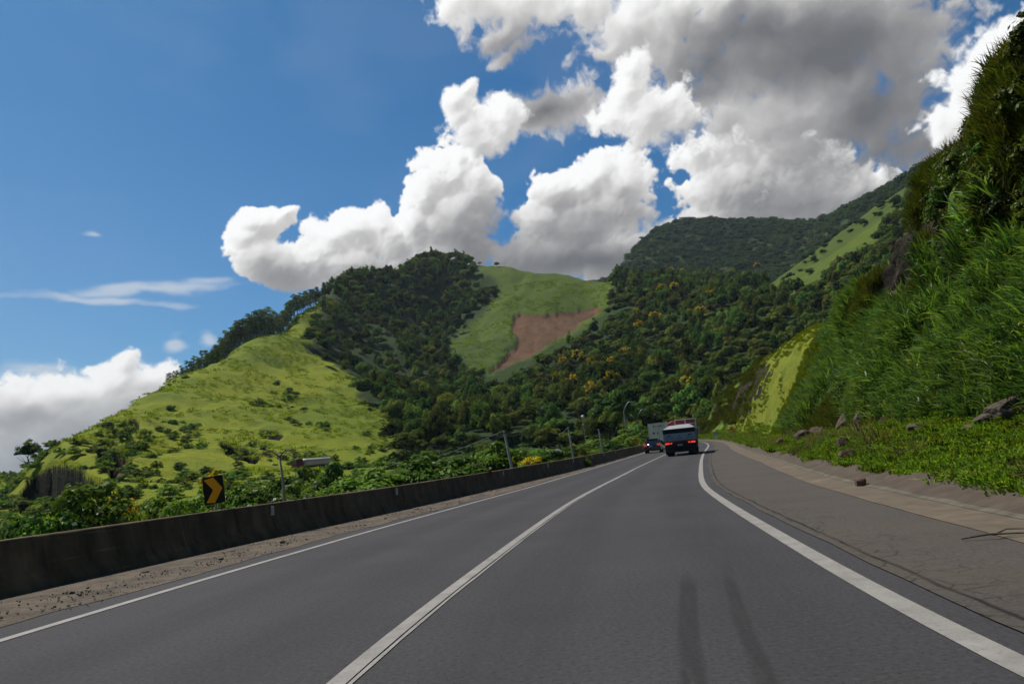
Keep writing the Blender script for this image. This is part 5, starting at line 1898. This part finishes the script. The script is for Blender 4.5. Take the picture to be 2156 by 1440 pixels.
# dead branch on the old shoulder and the bare bush on top of the cliff
m = MB()
s_q = 8.1
b0 = road_vec(s_q, 5.35, .03)
m.tube([b0 + Vector((-.28, .10, 0)), b0 + Vector((-.05, .03, .03)), b0 + Vector((.25, -.02, .02)), b0 + Vector((.5, -.10, .02))], [.010, .012, .008, .004], 6)
m.tube([b0 + Vector((0, .02, .02)), b0 + Vector((.2, .12, .05)), b0 + Vector((.45, .12, .03))], [.010, .007, .004], 5)
o = m.build('fallen_branch', M['bark'])
tag(o, 'thin dead branch lying on the old shoulder next to the drain', 'branch')
P_, h_ = bank(19.0, 1.95)
o = empty('bare_bush', tuple(P_))
tag(o, 'leafless bush sticking out from the top of the cliff against the sky', 'bush')
t = bpy.data.objects.new('branches', trunk_mesh('branches', M['bark'], 77, 1.0, .03, 9, bare=True, spread=1.3))
link(t, o)
t.scale = (1.6, 1.6, 1.4)
t.rotation_euler = (0, R(-52), 0)

# ------------------------------------------------------------------ posts, tree and cable behind the barrier
def s_at_px(px, off_fn, z, a=3, b=150):
    ss = np.linspace(a, b, 3000)
    q = road_pt(ss, off_fn(ss), z)
    ux, uy = to_pixel(q[:, 0], q[:, 1], q[:, 2])
    return ss[np.nanargmin(np.abs(ux - px))]


post_tops = []
for k, (bx, by, tx, ty, lab) in enumerate([(1079, 991, 1061, 906, 'nearest and tallest looking leaning concrete post, with the cable tied to its top'), (1208, 967, 1196, 899, 'middle one of the three leaning concrete posts behind the barrier'),
                                       (1269, 953, 1260, 903, 'farthest of the three leaning concrete posts behind the barrier')]):
    s_q = s_at_px(bx, lambda s: off_barrier(s) - 1.1, .8)
    g = road_vec(s_q, float(off_barrier(s_q)) - 1.1)
    d = math.hypot(g.x, g.y)
    b0, t0 = point(bx, by, d), point(tx, ty, d)
    z0 = tz(b0.x, b0.y) - .3
    b0 = t0 + (b0 - t0) * ((t0.z - z0) / (t0.z - b0.z))
    m = MB()
    m.tube([b0, b0.lerp(t0, .5), t0], [.075, .07, .065], 8)
    o = m.build('concrete_post', M['pale_concrete'])
    tag(o, lab, 'post', 'leaning concrete posts behind the barrier')
    mc = MB()
    mc.tube([t0 - Vector((0, 0, .16)), t0 - Vector((0, 0, .12))], .085, 8)
    mc.build('collar', M['rock'], o)
    post_tops.append(t0)
m = MB()
e0 = point(820, 974, 88)
cb = [post_tops[0].lerp(e0, u) - Vector((0, 0, 1.6 * 4 * u * (1 - u) * .35)) for u in np.linspace(0, 1, 14)]
m.tube(cb, .013, 5)
o = m.build('cable', simple('cable_grey', (.16, .17, .16), .6))
tag(o, 'grey cable running down from the nearest leaning post into the valley', 'cable')
m = MB()
e1 = point(1178, 913, 58)
m.tube([post_tops[1], post_tops[1].lerp(e1, .5) - Vector((0, 0, .1)), e1], .02, 5)
o = m.build('cable', simple('cable_green', (.10, .12, .10), .6))
tag(o, 'short cable end hanging from the top of the middle leaning post', 'cable')

# tree with a bare umbrella top behind the barrier
p0, p1 = point(600, 1062, 20), point(588, 958, 20)
z0 = tz(p0.x, p0.y)
o = empty('bare_topped_tree', (p0.x, p0.y, z0))
tag(o, 'slim pale trunked small tree with a bare flat umbrella of twigs behind the barrier', 'tree')
m = MB()
loc = lambda v: tuple(v - Vector((p0.x, p0.y, z0)))
top = p1
m.tube([loc(Vector((p0.x, p0.y, z0 - .2))), loc(p0), loc(p0.lerp(p1, .5) + Vector((.02, 0, 0))), loc(p1)], [.06, .05, .033, .024], 7)
m.build('trunk', M['bark_pale'], o, True)
m = MB()
r_ = random.Random(5)
for k in range(11):
    a = 2 * math.pi * k / 11 + r_.uniform(-.2, .2)
    L = r_.uniform(.35, .62)
    q0 = Vector(loc(p1.lerp(p0, r_.uniform(0, .12))))
    q1 = q0 + Vector((math.cos(a) * L * .5, math.sin(a) * L * .5, .16))
    q2 = q0 + Vector((math.cos(a) * L, math.sin(a) * L, .13))
    m.tube([q0, q1, q2], [.014, .009, .004], 4)
    for j in range(4):
        b = a + r_.uniform(-1.1, 1.1)
        q3 = q1.lerp(q2, r_.uniform(.1, 1))
        m.tube([q3, q3 + Vector((math.cos(b) * .16, math.sin(b) * .16, r_.uniform(-.02, .06)))], [.006, .002], 4)
m.build('twigs', M['bark'], o)

# ------------------------------------------------------------------ street lamps
M['galv'] = simple('galvanised', (.30, .31, .31), .45, .6, .5, vary=.12)
M['black'] = simple('black_rubber', (.012, .012, .013), .8)
M['sign_yellow'] = simple('sign_yellow', (.92, .40, .02), .5, vary=.06)
M['sign_orange'] = simple('sign_orange', (1.0, .38, .012), .5, vary=.06)
M['sign_black'] = simple('sign_black', (.010, .010, .012), .5)
M['white_paint'] = simple('white_paint', (.62, .61, .58), .5, vary=.08)
M['glass_lamp'] = simple('lamp_glass', (.5, .5, .48), .2)


def street_lamp(px, base_y, top_px, top_y, bend, d, arm_px, arm_y, lab):
    tp = point(top_px, top_y, d)
    b = point(px, base_y, d)
    z0 = tz(b.x, b.y)
    o = empty('street_lamp', (b.x, b.y, z0))
    tag(o, lab, 'street lamp', 'street lamps at the bend')
    org = Vector((b.x, b.y, z0))
    arm = point(arm_px, arm_y, d)
    m = MB()
    pts_ = [Vector((b.x, b.y, z0 - .3)), b, b.lerp(tp, .5), tp]
    for u in (.25, .5, .75, 1):
        pts_.append(tp.lerp(arm, u) + Vector((0, 0, (arm - tp).length * .32 * math.sin(math.pi * min(u * 1.0, 1)) * .9)))
    m.tube([p - org for p in pts_], [.12, .11, .095, .08, .06, .055, .05, .05], 8)
    m.build('pole', M['galv'], o, True)
    m = MB()
    dirv = (arm - tp)
    dirv.z = 0
    dirv.normalize()
    rot = dirv.to_track_quat('X', 'Z').to_matrix()
    m.box(arm - org + dirv * .25, (.75, .28, .14), rot=rot, taper=.7)
    m.build('lamp_head', M['galv'], o, bevel=.02)
    m = MB()
    m.box(arm - org + dirv * .28 - Vector((0, 0, .085)), (.5, .2, .04), rot=rot)
    m.build('lens', M['glass_lamp'], o)


street_lamp(1322, 941, 1313, 866, 0, 128, 1331, 846, 'nearer and taller curved street lamp left of the white box lorry')
street_lamp(1351, 936, 1342, 880, 0, 165, 1356, 862, 'farther curved street lamp close behind the white box lorry')
b = point(1233, 930, 120)
t0 = point(1227, 879, 120)
z0 = tz(b.x, b.y)
o = empty('globe_lamp', (b.x, b.y, z0))
tag(o, 'thin pole with a small white globe rising from the wood left of the street lamps', 'lamp')
m = MB()
m.tube([(0, 0, -.3), t0 - Vector((b.x, b.y, z0))], [.06, .045], 6)
m.build('pole', M['galv'], o)
m = MB()
c = t0 - Vector((b.x, b.y, z0))
m.lathe_x((c.x, c.y, c.z + .15), [(-.26, .05), (-.2, .18), (0, .27), (.2, .18), (.26, .05)], 12)
m.build('globe', M['white_paint'], o, True)

# ------------------------------------------------------------------ signs
def facing(p):                                    # rotation that turns local -y to the camera side of the road
    return math.atan2(p.x, p.y) * -1.0


def chevron_sign():
    s_q = s_at_px(456, lambda s: off_barrier(s) - .75, .9)
    g = road_vec(s_q, float(off_barrier(s_q)) - .75)
    d = math.hypot(g.x, g.y)
    k = d / F_PX
    c = point(450, 1031, d)
    z0 = tz(g.x, g.y)
    o = empty('chevron_sign', (c.x, c.y, z0), facing(c) + R(14))
    tag(o, 'black sign with an orange chevron pointing right, on a post behind the barrier', 'road sign')
    cz = c.z - z0
    w, h = 38 * k, 53 * k
    # the board leans on its post
    lean = Matrix.Rotation(R(-5), 4, 'Y')
    def put(m, name, mt, **kw):
        q = m.build(name, mt, o, **kw)
        q.matrix_local = Matrix.Translation((0, 0, cz)) @ lean
        return q
    m = MB()
    m.box((0, 0, 0), (w, .018, h))
    put(m, 'board', M['sign_black'], bevel=.006)
    a, b_ = w * .43, h * .46
    tck = w * .40
    out = [(-a, b_ * .86), (-a + tck * 1.15, b_ * .98), (a * .98, b_ * .05), (-a + tck * 1.05, -b_ * 1.0), (-a * .98, -b_ * .92), (a * .98 - tck * 1.15, b_ * .0)]
    m = MB()
    m.prism([(x, z) for x, z in out][::-1], -.0135, -.010)
    put(m, 'chevron', M['sign_orange'])
    m = MB()
    m.tube([(w * .1, .04, -cz - .3), (w * .1, .04, h * .4)], .028, 8)
    q = m.build('post', M['galv'], o)
    q.location = (0, 0, cz)


chevron_sign()


def arrow_outline(k=1.0, flip=1):
    """left turning arrow: a stem that rises and bends to a head."""
    return [[(.12, -.32), (.22, -.32), (.22, .02), (.12, .02)], [(.22, .02), (.20, .12), (.12, .20), (.0, .22), (-.08, .22), (-.08, .12), (.02, .12), (.09, .08), (.12, .02)],
            [(-.08, .32), (-.08, .02), (-.28, .17)]]


def diamond_sign(px, py, half, d, base_y, base_px, lab, ground=None):
    c = point(px, py, d)
    z0 = ground if ground is not None else tz(c.x, c.y)
    o = empty('warning_sign', (c.x, c.y, z0), facing(c))
    tag(o, lab, 'road sign', 'diamond warning signs')
    cz = c.z - z0
    r_ = half * d / F_PX
    m = MB()
    m.prism([(-r_, cz), (0, cz - r_), (r_, cz), (0, cz + r_)], -.01, .01)
    m.build('board', M['sign_yellow'], o)
    m = MB()
    e = r_ * .90
    t_ = r_ * .07
    for a0, b0 in (((-e, 0), (0, -e)), ((0, -e), (e, 0)), ((e, 0), (0, e)), ((0, e), (-e, 0))):
        f = 1 - t_ * 1.4 / e
        m.prism([(a0[0], cz + a0[1]), (b0[0], cz + b0[1]), (b0[0] * f, cz + b0[1] * f), (a0[0] * f, cz + a0[1] * f)], -.014, -.011)
    m.build('border', M['sign_black'], o)
    m = MB()
    for q in arrow_outline():
        m.prism([(x * r_ * 1.5, cz + z * r_ * 1.5) for x, z in q], -.0145, -.0115)
    m.build('arrow', M['sign_black'], o)
    m = MB()
    m.tube([(0, .04, -.3), (0, .04, cz + r_ * .3)], .04, 8)
    m.build('post', M['galv'], o)


diamond_sign(1339, 928, 7.8, 92, 944, 1341, 'orange diamond sign with a black left turn arrow behind the barrier')
gp = bank_hit(1545, 924, 0.0, 1.0)
diamond_sign(1541, 905, 7.6, math.hypot(gp[0], gp[1]) - 9, 922, 1545, 'orange diamond sign with a black left turn arrow on the right grass slope', gp[2])
gp = bank_hit(1508, 925, 0.0, .5)
d = math.hypot(gp[0], gp[1])
c = point(1507, 912, d)
o = empty('speed_sign', (c.x, c.y, gp[2]), facing(c))
tag(o, 'small round white speed limit sign on a post at the far right bend', 'road sign')
rr0 = 4.3 * d / F_PX
cz = c.z - gp[2]
for nm, r0_, y_, mt in (('rim', rr0, -.0, simple('sign_red', (.30, .05, .04), .5)), ('face', rr0 * .80, -.012, M['white_paint'])):
    m = MB()
    m.prism([(r0_ * math.cos(a), cz + r0_ * math.sin(a)) for a in np.linspace(0, 2 * math.pi, 25)[:-1]], y_ - .01, y_ + .01)
    m.build(nm, mt, o)
m = MB()
for dx in (-.3, .3):
    m.box((dx * rr0, -.028, cz), (.36 * rr0, .006, .7 * rr0))
m.build('figures', simple('faded_black', (.12, .12, .12), .6), o)
m = MB()
m.box((0, -.005, cz - rr0 * 1.75), (rr0 * 1.9, .02, rr0 * .8))
m.build('plate', M['white_paint'], o)
m = MB()
m.tube([(0, .04, -.4), (0, .04, cz)], .045, 8)
m.build('post', M['galv'], o)
# small rusty panel among the weeds behind the barrier
c = point(1028, 996, 33)
z0 = tz(c.x, c.y)
o = empty('rusty_panel', (c.x, c.y, z0), facing(c))
tag(o, 'small rusty red panel standing among weeds behind the barrier', 'panel')
m = MB()
m.box((0, 0, c.z - z0), (.30, .02, .24))
m.build('board', simple('rust_red', (.13, .035, .02), .8, vary=.4), o)
m = MB()
for sgn in (-1, 1):
    m.tube([(sgn * .1, .02, -.2), (sgn * .1, .02, c.z - z0)], .012, 6)
m.build('legs', M['galv'], o)

# ------------------------------------------------------------------ vehicles
M['tyre'] = simple('tyre', (.018, .018, .019), .85, vary=.3)
M['rim'] = simple('wheel_rim', (.20, .20, .20), .5, .5)
M['chassis'] = simple('chassis_black', (.022, .018, .017), .7, vary=.4)
M['grey_body'] = simple('grey_body_steel', (.27, .285, .29), .5, .0, .4, vary=.12, scale=2.0)
M['dark_band'] = simple('dark_tarpaulin', (.010, .010, .012), .8)
M['red_cab'] = simple('red_cab_paint', (.30, .014, .018), .35, 0, .5, vary=.1)
M['beige_box'] = simple('beige_box_panel', (.95, .74, .50), .6, vary=.07, scale=1.2)
M['dark_mark'] = simple('faded_print', (.17, .12, .10), .7)
M['plate'] = simple('licence_plate', (.34, .34, .33), .5)
M['black_car'] = simple('black_car_paint', (.010, .010, .014), .18, 0, .6, coat=.6)
M['dark_glass'] = simple('dark_glass', (.012, .014, .017), .06, 0, .9)
M['silver'] = simple('silver_tank', (.36, .31, .26), .6, .1)


def emis(name, col, e, strength):
    m, t, out = mat(name)
    principled(t, out, col, .3, 0, .5, emit=e, emis=strength)
    return m


M['tail_red'] = emis('tail_light_red', (.35, .02, .015), (1.0, .05, .03), .7)
M['tail_dim'] = emis('tail_light_dim', (.30, .03, .025), (1.0, .12, .08), .22)
M['glare'] = emis('sun_glint', (.9, .8, .85), (1.0, .86, .95), 5.0)  # glow standing in for sunlight reflected off the car's rear


def wheel(parent, x, y, r_, w, dual=False):
    m = MB()
    m.lathe_x((x, y, r_), [(-w / 2, r_ * .62), (-w / 2, r_ * .93), (-w * .4, r_), (w * .4, r_), (w / 2, r_ * .93), (w / 2, r_ * .62)], 22)
    t = m.build('wheel', M['tyre'], parent, True)
    m = MB()
    sg = 1 if x > 0 else -1
    m.lathe_x((x + sg * w * .42, y, r_), [(-.05, r_ * .6), (.02, r_ * .55), (.03, r_ * .22), (.06, r_ * .18)] if sg > 0 else [(-.06, r_ * .18), (-.03, r_ * .22), (-.02, r_ * .55), (.05, r_ * .6)], 16)
    m.build('rim', M['rim'], t)
    return t


def part(parent, name, mt, fn, **kw):
    m = MB()
    fn(m)
    return m.build(name, mt, parent, **kw)


def dump_truck():
    s_q = 59.3
    loc = road_vec(s_q, 1.78, .01)
    o = empty('tipper_truck', loc, heading(s_q))
    tag(o, 'grey bodied tipper truck with red cab driving ahead in the right lane', 'truck')
    W_ = 1.25
    for y, xs in ((.95, (-.98, -.72, .72, .98)), (2.25, (-.98, .98)), (6.3, (-1.0, 1.0))):
        for x in xs:
            wheel(o, x, y, .50, .27)
    part(o, 'chassis', M['chassis'], lambda m: (m.box((-.42, 3.6, .82), (.12, 7.4, .26)), m.box((.42, 3.6, .82), (.12, 7.4, .26)), m.box((0, .95, .52), (1.5, .16, .16)), m.box((0, 2.25, .52), (1.5, .16, .16)),
                                                m.box((0, .12, .80), (2.2, .10, .42)), m.box((0, .5, .9), (.9, .6, .2))))
    part(o, 'bumper', M['chassis'], lambda m: (m.box((0, -.02, .38), (2.36, .10, .20)), m.box((-.6, .1, .55), (.08, .12, .3)), m.box((.6, .1, .55), (.08, .12, .3))), bevel=.015)
    for sg in (-1, 1):
        part(o, 'mud_flap', M['tyre'], lambda m: m.box((sg * .86, .22, .50), (.66, .02, .72)))
        lt = part(o, 'tail_light', M['tail_red'], lambda m: (m.box((sg * .98, -.03, .98), (.34, .05, .13)), m.box((sg * .68, -.03, .98), (.14, .05, .10))), bevel=.01)
        part(lt, 'housing', M['chassis'], lambda m: m.box((sg * .90, .02, .98), (.62, .06, .19)))
    part(o, 'licence_plate', M['plate'], lambda m: m.box((-.02, -.03, .82), (.40, .02, .13)))
    part(o, 'hub', M['white_paint'], lambda m: (m.lathe_x((.1, .3, .36), [(-.10, .02), (-.08, .09), (.08, .09), (.10, .02)], 12), m.lathe_x((.36, .3, .36), [(-.05, .02), (-.04, .06), (.04, .06), (.05, .02)], 10)))
    # tipper body: floor, sides, front wall
    part(o, 'tipper_body', M['grey_body'], lambda m: (m.box((0, 2.75, 1.20), (2.44, 5.3, .14)), m.box((-W_ + .03, 2.75, 1.62), (.06, 5.3, .84)), m.box((W_ - .03, 2.75, 1.62), (.06, 5.3, .84)), m.box((0, 5.4, 1.75), (2.44, .08, 1.2)),
                                                      *[m.box((sg * (W_ + .015), y, 1.62), (.06, .10, .84)) for sg in (-1, 1) for y in (.3, 1.3, 2.3, 3.3, 4.3, 5.2)]), bevel=.012)
    tg = part(o, 'tailgate', M['grey_body'], lambda m: (m.box((0, .04, 1.47), (2.42, .08, .52)), m.box((-.41, -.012, 1.47), (.05, .03, .50)), m.box((.41, -.012, 1.47), (.05, .03, .50)), m.box((-1.17, -.012, 1.47), (.08, .03, .52)), m.box((1.17, -.012, 1.47), (.08, .03, .52)),
                                                        m.box((0, -.02, 1.23), (2.42, .05, .07))), bevel=.008)
    # dark printed marks of the tailgate panels: a humped figure over a line of lettering, in each panel
    def marks(m):
        for cx, k in ((-.78, 1.0), (.78, .9)):
            hump = [(cx - .17, 1.45), (cx - .12, 1.56), (cx - .03, 1.60), (cx + .08, 1.585), (cx + .17, 1.50), (cx + .10, 1.50), (cx + .02, 1.54), (cx - .07, 1.52), (cx - .10, 1.45)]
            m.prism(hump, -.006, -.002)
            for j in range(8):
                m.box((cx - .24 + j * .07, -.004, 1.36), (.045, .006, .055 if j % 3 else .04))
        m.box((.0, -.004, 1.53), (.10, .006, .05))
        for j in range(6):
            m.box((-.18 + j * .07, -.004, 1.34), (.045, .006, .05))
    part(tg, 'lettering', M['dark_band'], marks)
    part(o, 'top_flap', M['dark_band'], lambda m: (m.box((0, .05, 1.90), (2.46, .10, .34)), m.box((-1.18, .25, 1.92), (.10, .3, .30)), m.box((1.18, .25, 1.92), (.10, .3, .30))), bevel=.02)
    part(o, 'load_cover', M['grey_body'], lambda m: m.add([(-1.2, .15, 2.08), (1.2, .15, 2.08), (1.2, 5.3, 2.10), (-1.2, 5.3, 2.10), (-.75, .8, 2.36), (.85, .8, 2.38), (.85, 5.0, 2.42), (-.75, 5.0, 2.40)],
                                                           [(0, 1, 5, 4), (1, 2, 6, 5), (2, 3, 7, 6), (3, 0, 4, 7), (4, 5, 6, 7), (0, 3, 2, 1)]), bevel=.05)
    # cab with a pale headboard frame
    cab = part(o, 'cab', M['red_cab'], lambda m: (m.box((0, 6.65, 1.75), (2.36, 1.9, 1.9), taper=.96), m.box((0, 6.4, 2.78), (2.1, 1.3, .22), taper=.85)), bevel=.06)
    part(cab, 'rear_window', M['dark_glass'], lambda m: m.box((0, 5.70, 2.2), (1.2, .02, .4)))
    part(cab, 'windscreen', M['dark_glass'], lambda m: m.box((0, 7.60, 2.15), (2.0, .03, .7)))
    part(o, 'headboard', M['white_paint'], lambda m: (m.box((.35, 5.58, 2.92), (1.75, .07, .07)), m.box((1.2, 5.58, 2.62), (.07, .07, .60)), m.box((-.5, 5.58, 2.70), (.07, .07, .44)), m.box((.35, 5.58, 2.70), (.07, .07, .44)), m.box((.35, 5.58, 2.52), (1.75, .06, .06))))
    part(o, 'red_panel', M['red_cab'], lambda m: m.box((.35, 5.64, 2.72), (1.66, .03, .36)))
    for sg in (-1, 1):
        part(o, 'side_mirror', M['white_paint'], lambda m: (m.box((sg * 1.38, 7.1, 1.95), (.10, .14, .62)), m.box((sg * 1.28, 7.15, 2.2), (.2, .04, .04))), bevel=.02)
        part(o, 'fuel_tank' if sg > 0 else 'air_tank', M['chassis'], lambda m: m.box((sg * .85, 4.3, .75), (.55, 1.1, .5)), bevel=.08)


def box_lorry():
    s_q = 92
    loc = road_vec(s_q, -2.15, .01)
    o = empty('box_lorry', loc, heading(s_q))
    tag(o, 'lorry with a tall beige box body seen from behind in the left lane', 'truck')
    bx = part(o, 'box_body', M['beige_box'], lambda m: m.box((0, 4.6, 2.15), (2.5, 9.2, 2.15)), bevel=.04)
    part(bx, 'door_frame', simple('box_frame', (.60, .53, .43), .6), lambda m: (m.box((-1.2, -.01, 2.15), (.08, .03, 2.1)), m.box((1.2, -.01, 2.15), (.08, .03, 2.1)), m.box((0, -.01, 2.15), (.05, .03, 2.0)), m.box((0, -.01, 3.18), (2.4, .03, .08)), m.box((0, -.01, 1.12), (2.4, .03, .08))))

    def print_(m):                                   # faded print on the doors: too worn to read, only its strokes
        for x, w_, z, h in ((-.55, .10, 3.22, .26), (-.28, .05, 3.22, .24), (-.10, .14, 3.24, .06), (.12, .05, 3.22, .26), (.22, .05, 3.22, .26), (.36, .10, 3.24, .22), (.66, .05, 3.22, .26),
                            (-.62, .20, 2.42, .24), (-.16, .16, 2.40, .20), (.44, .20, 2.46, .32)):
            m.box((x, -.03, z - .38), (w_, .006, h))
    part(bx, 'print', M['dark_mark'], print_)
    part(o, 'chassis', M['chassis'], lambda m: (m.box((0, 5.2, .85), (1.0, 10.4, .3)), m.box((0, .1, .62), (2.3, .12, .18))))
    for sg in (-1, 1):
        part(o, 'tail_light', M['tail_dim'], lambda m: m.box((sg * 1.0, .02, .88), (.26, .05, .12)))
        part(o, 'mud_flap', M['tyre'], lambda m: m.box((sg * .85, .9, .5), (.55, .02, .6)))
    for y, xs in ((1.6, (-.95, .95)), (2.9, (-.95, .95)), (10.3, (-1, 1))):
        for x in xs:
            wheel(o, x, y, .50, .45 if y < 5 else .28)
    cab = part(o, 'cab', M['white_paint'], lambda m: m.box((0, 10.3, 1.75), (2.36, 1.8, 2.1), taper=.94), bevel=.08)
    part(cab, 'windscreen', M['dark_glass'], lambda m: m.box((0, 11.19, 2.1), (2.0, .03, .8)))
    part(o, 'wind_deflector', M['dark_band'], lambda m: m.box((0, 9.9, 2.95), (2.0, .9, .5), taper=.8), bevel=.05)


def side_profile(m, outline, x0, x1, tuck=0.0):
    n = len(outline)
    vs = [(x0 + (tuck if z > .95 else 0), y, z) for y, z in outline] + [(x1 - (tuck if z > .95 else 0), y, z) for y, z in outline]
    fs = [tuple(range(n)), tuple(range(2 * n - 1, n - 1, -1))]
    for i in range(n):
        j = (i + 1) % n
        fs.append((i, i + n, j + n, j))
    m.add(vs, fs)


def car():
    s_q = 78
    loc = road_vec(s_q, -2.05, .01)
    o = empty('car', loc, heading(s_q))
    tag(o, 'black hatchback behind the beige box lorry, its tail lights glinting', 'car')
    body = [(.0, .35), (-.02, .62), (.05, .92), (.55, 1.0), (2.7, .95), (3.7, .78), (3.85, .5), (3.8, .28), (.1, .24)]
    part(o, 'body', M['black_car'], lambda m: side_profile(m, body, -.83, .83), bevel=.07)
    cab = [(.18, .90), (.42, 1.30), (1.0, 1.42), (2.0, 1.40), (2.85, .92)]
    g = part(o, 'greenhouse', M['dark_glass'], lambda m: side_profile(m, cab, -.76, .76, .12), bevel=.03)
    part(g, 'roof', M['black_car'], lambda m: m.box((0, 1.2, 1.43), (1.22, 1.5, .04)), bevel=.015)
    part(o, 'bumper', M['black_car'], lambda m: m.box((0, .0, .45), (1.68, .16, .24)), bevel=.05)
    part(o, 'licence_plate', M['plate'], lambda m: m.box((-.12, -.09, .70), (.40, .015, .13)))
    for sg in (-1, 1):
        part(o, 'tail_light', M['tail_dim'], lambda m: (m.box((sg * .70, -.035, .82), (.28, .08, .22)), m.box((sg * .50, -.03, .86), (.14, .06, .09))), bevel=.02)
        for y in (.72, 3.1):
            wheel(o, sg * .74, y, .31, .20)
        part(o, 'door_mirror', M['black_car'], lambda m: m.box((sg * .93, 2.35, .98), (.16, .1, .12)), bevel=.03)
    part(o, 'sun_glint', M['glare'], lambda m: m.box((-.36, -.06, .90), (.10, .05, .09)), bevel=.02)  # small glowing box imitates the sun's glint on the left tail light


dump_truck()
box_lorry()
car()


def r2_at(px):
    ux, uy = to_pixel(r2[:, 0], r2[:, 1], r2[:, 2])
    k = int(np.argmin(np.abs(ux - px)))
    return Vector(r2[k]), math.atan2(-r2d[k, 0], r2d[k, 1])


p, rz = r2_at(640)
o = empty('tanker_truck', p + Vector((0, 0, .02)), rz + math.pi)
tag(o, 'silver tanker lorry with dark red cab on the road across the valley', 'truck')
part(o, 'tank', M['silver'], lambda m: [m.tube([(0, y, 1.75) for y in (-6.2, -6.0, -1.0, 0, .2)], [.5, .8, .8, .8, .5], 20)], smooth=True)
part(o, 'chassis', M['chassis'], lambda m: m.box((0, -2.5, .9), (1.2, 8.5, .3)))
cb_ = part(o, 'cab', simple('maroon_paint', (.07, .012, .012), .5), lambda m: m.box((0, 1.3, 1.6), (2.1, 1.5, 1.8), taper=.94), bevel=.1)
part(cb_, 'windscreen', M['dark_glass'], lambda m: m.box((0, 2.06, 1.9), (1.8, .03, .7)))
for y in (-5.2, -4.0, -.3, 1.4):
    for x in (-1, 1):
        wheel(o, x, y, .5, .35)
p, rz = r2_at(1163)
o = empty('white_car', p + Vector((0, 0, .02)), rz)
tag(o, 'white car half hidden by bushes on the road across the valley', 'car')
part(o, 'body', M['white_paint'], lambda m: side_profile(m, [(-2, .35), (-2.02, .85), (-1.6, .98), (1.0, .92), (1.95, .75), (2.0, .4), (1.9, .28), (-1.9, .25)], -.85, .85), bevel=.08)
gh = part(o, 'greenhouse', M['dark_glass'], lambda m: side_profile(m, [(-1.7, .95), (-1.2, 1.38), (.2, 1.42), (1.0, .92)], -.75, .75, .1), bevel=.03)
part(gh, 'roof', M['white_paint'], lambda m: m.box((0, -.45, 1.44), (1.25, 1.4, .05)), bevel=.02)
for y in (-1.3, 1.3):
    for x in (-.76, .76):
        wheel(o, x, y, .32, .2)

# ------------------------------------------------------------------ the air of the valley
zmin = float(GZ.min())
zmax = float(GZ.max())
m = MB()
m.box((0, 0, (zmax + 40 + zmin - 1) / 2), (12400, 12400, zmax + 40 - (zmin - 1)))
hm = bpy.data.materials.new('valley_air')
hm.use_nodes = True
H_ = NT(hm.node_tree)
H_.n.clear()
pv = H_.node('ShaderNodeVolumePrincipled')
pv.inputs['Color'].default_value = (0.72, 0.86, 1.0, 1)
pv.inputs['Density'].default_value = 0.00005
pv.inputs['Anisotropy'].default_value = 0.2
ho = H_.node('ShaderNodeOutputMaterial')
H_.l.new(pv.outputs[0], ho.inputs['Volume'])
o = m.build('haze', hm)
o['kind'] = 'stuff'
print('TERRAIN', zmin, zmax)
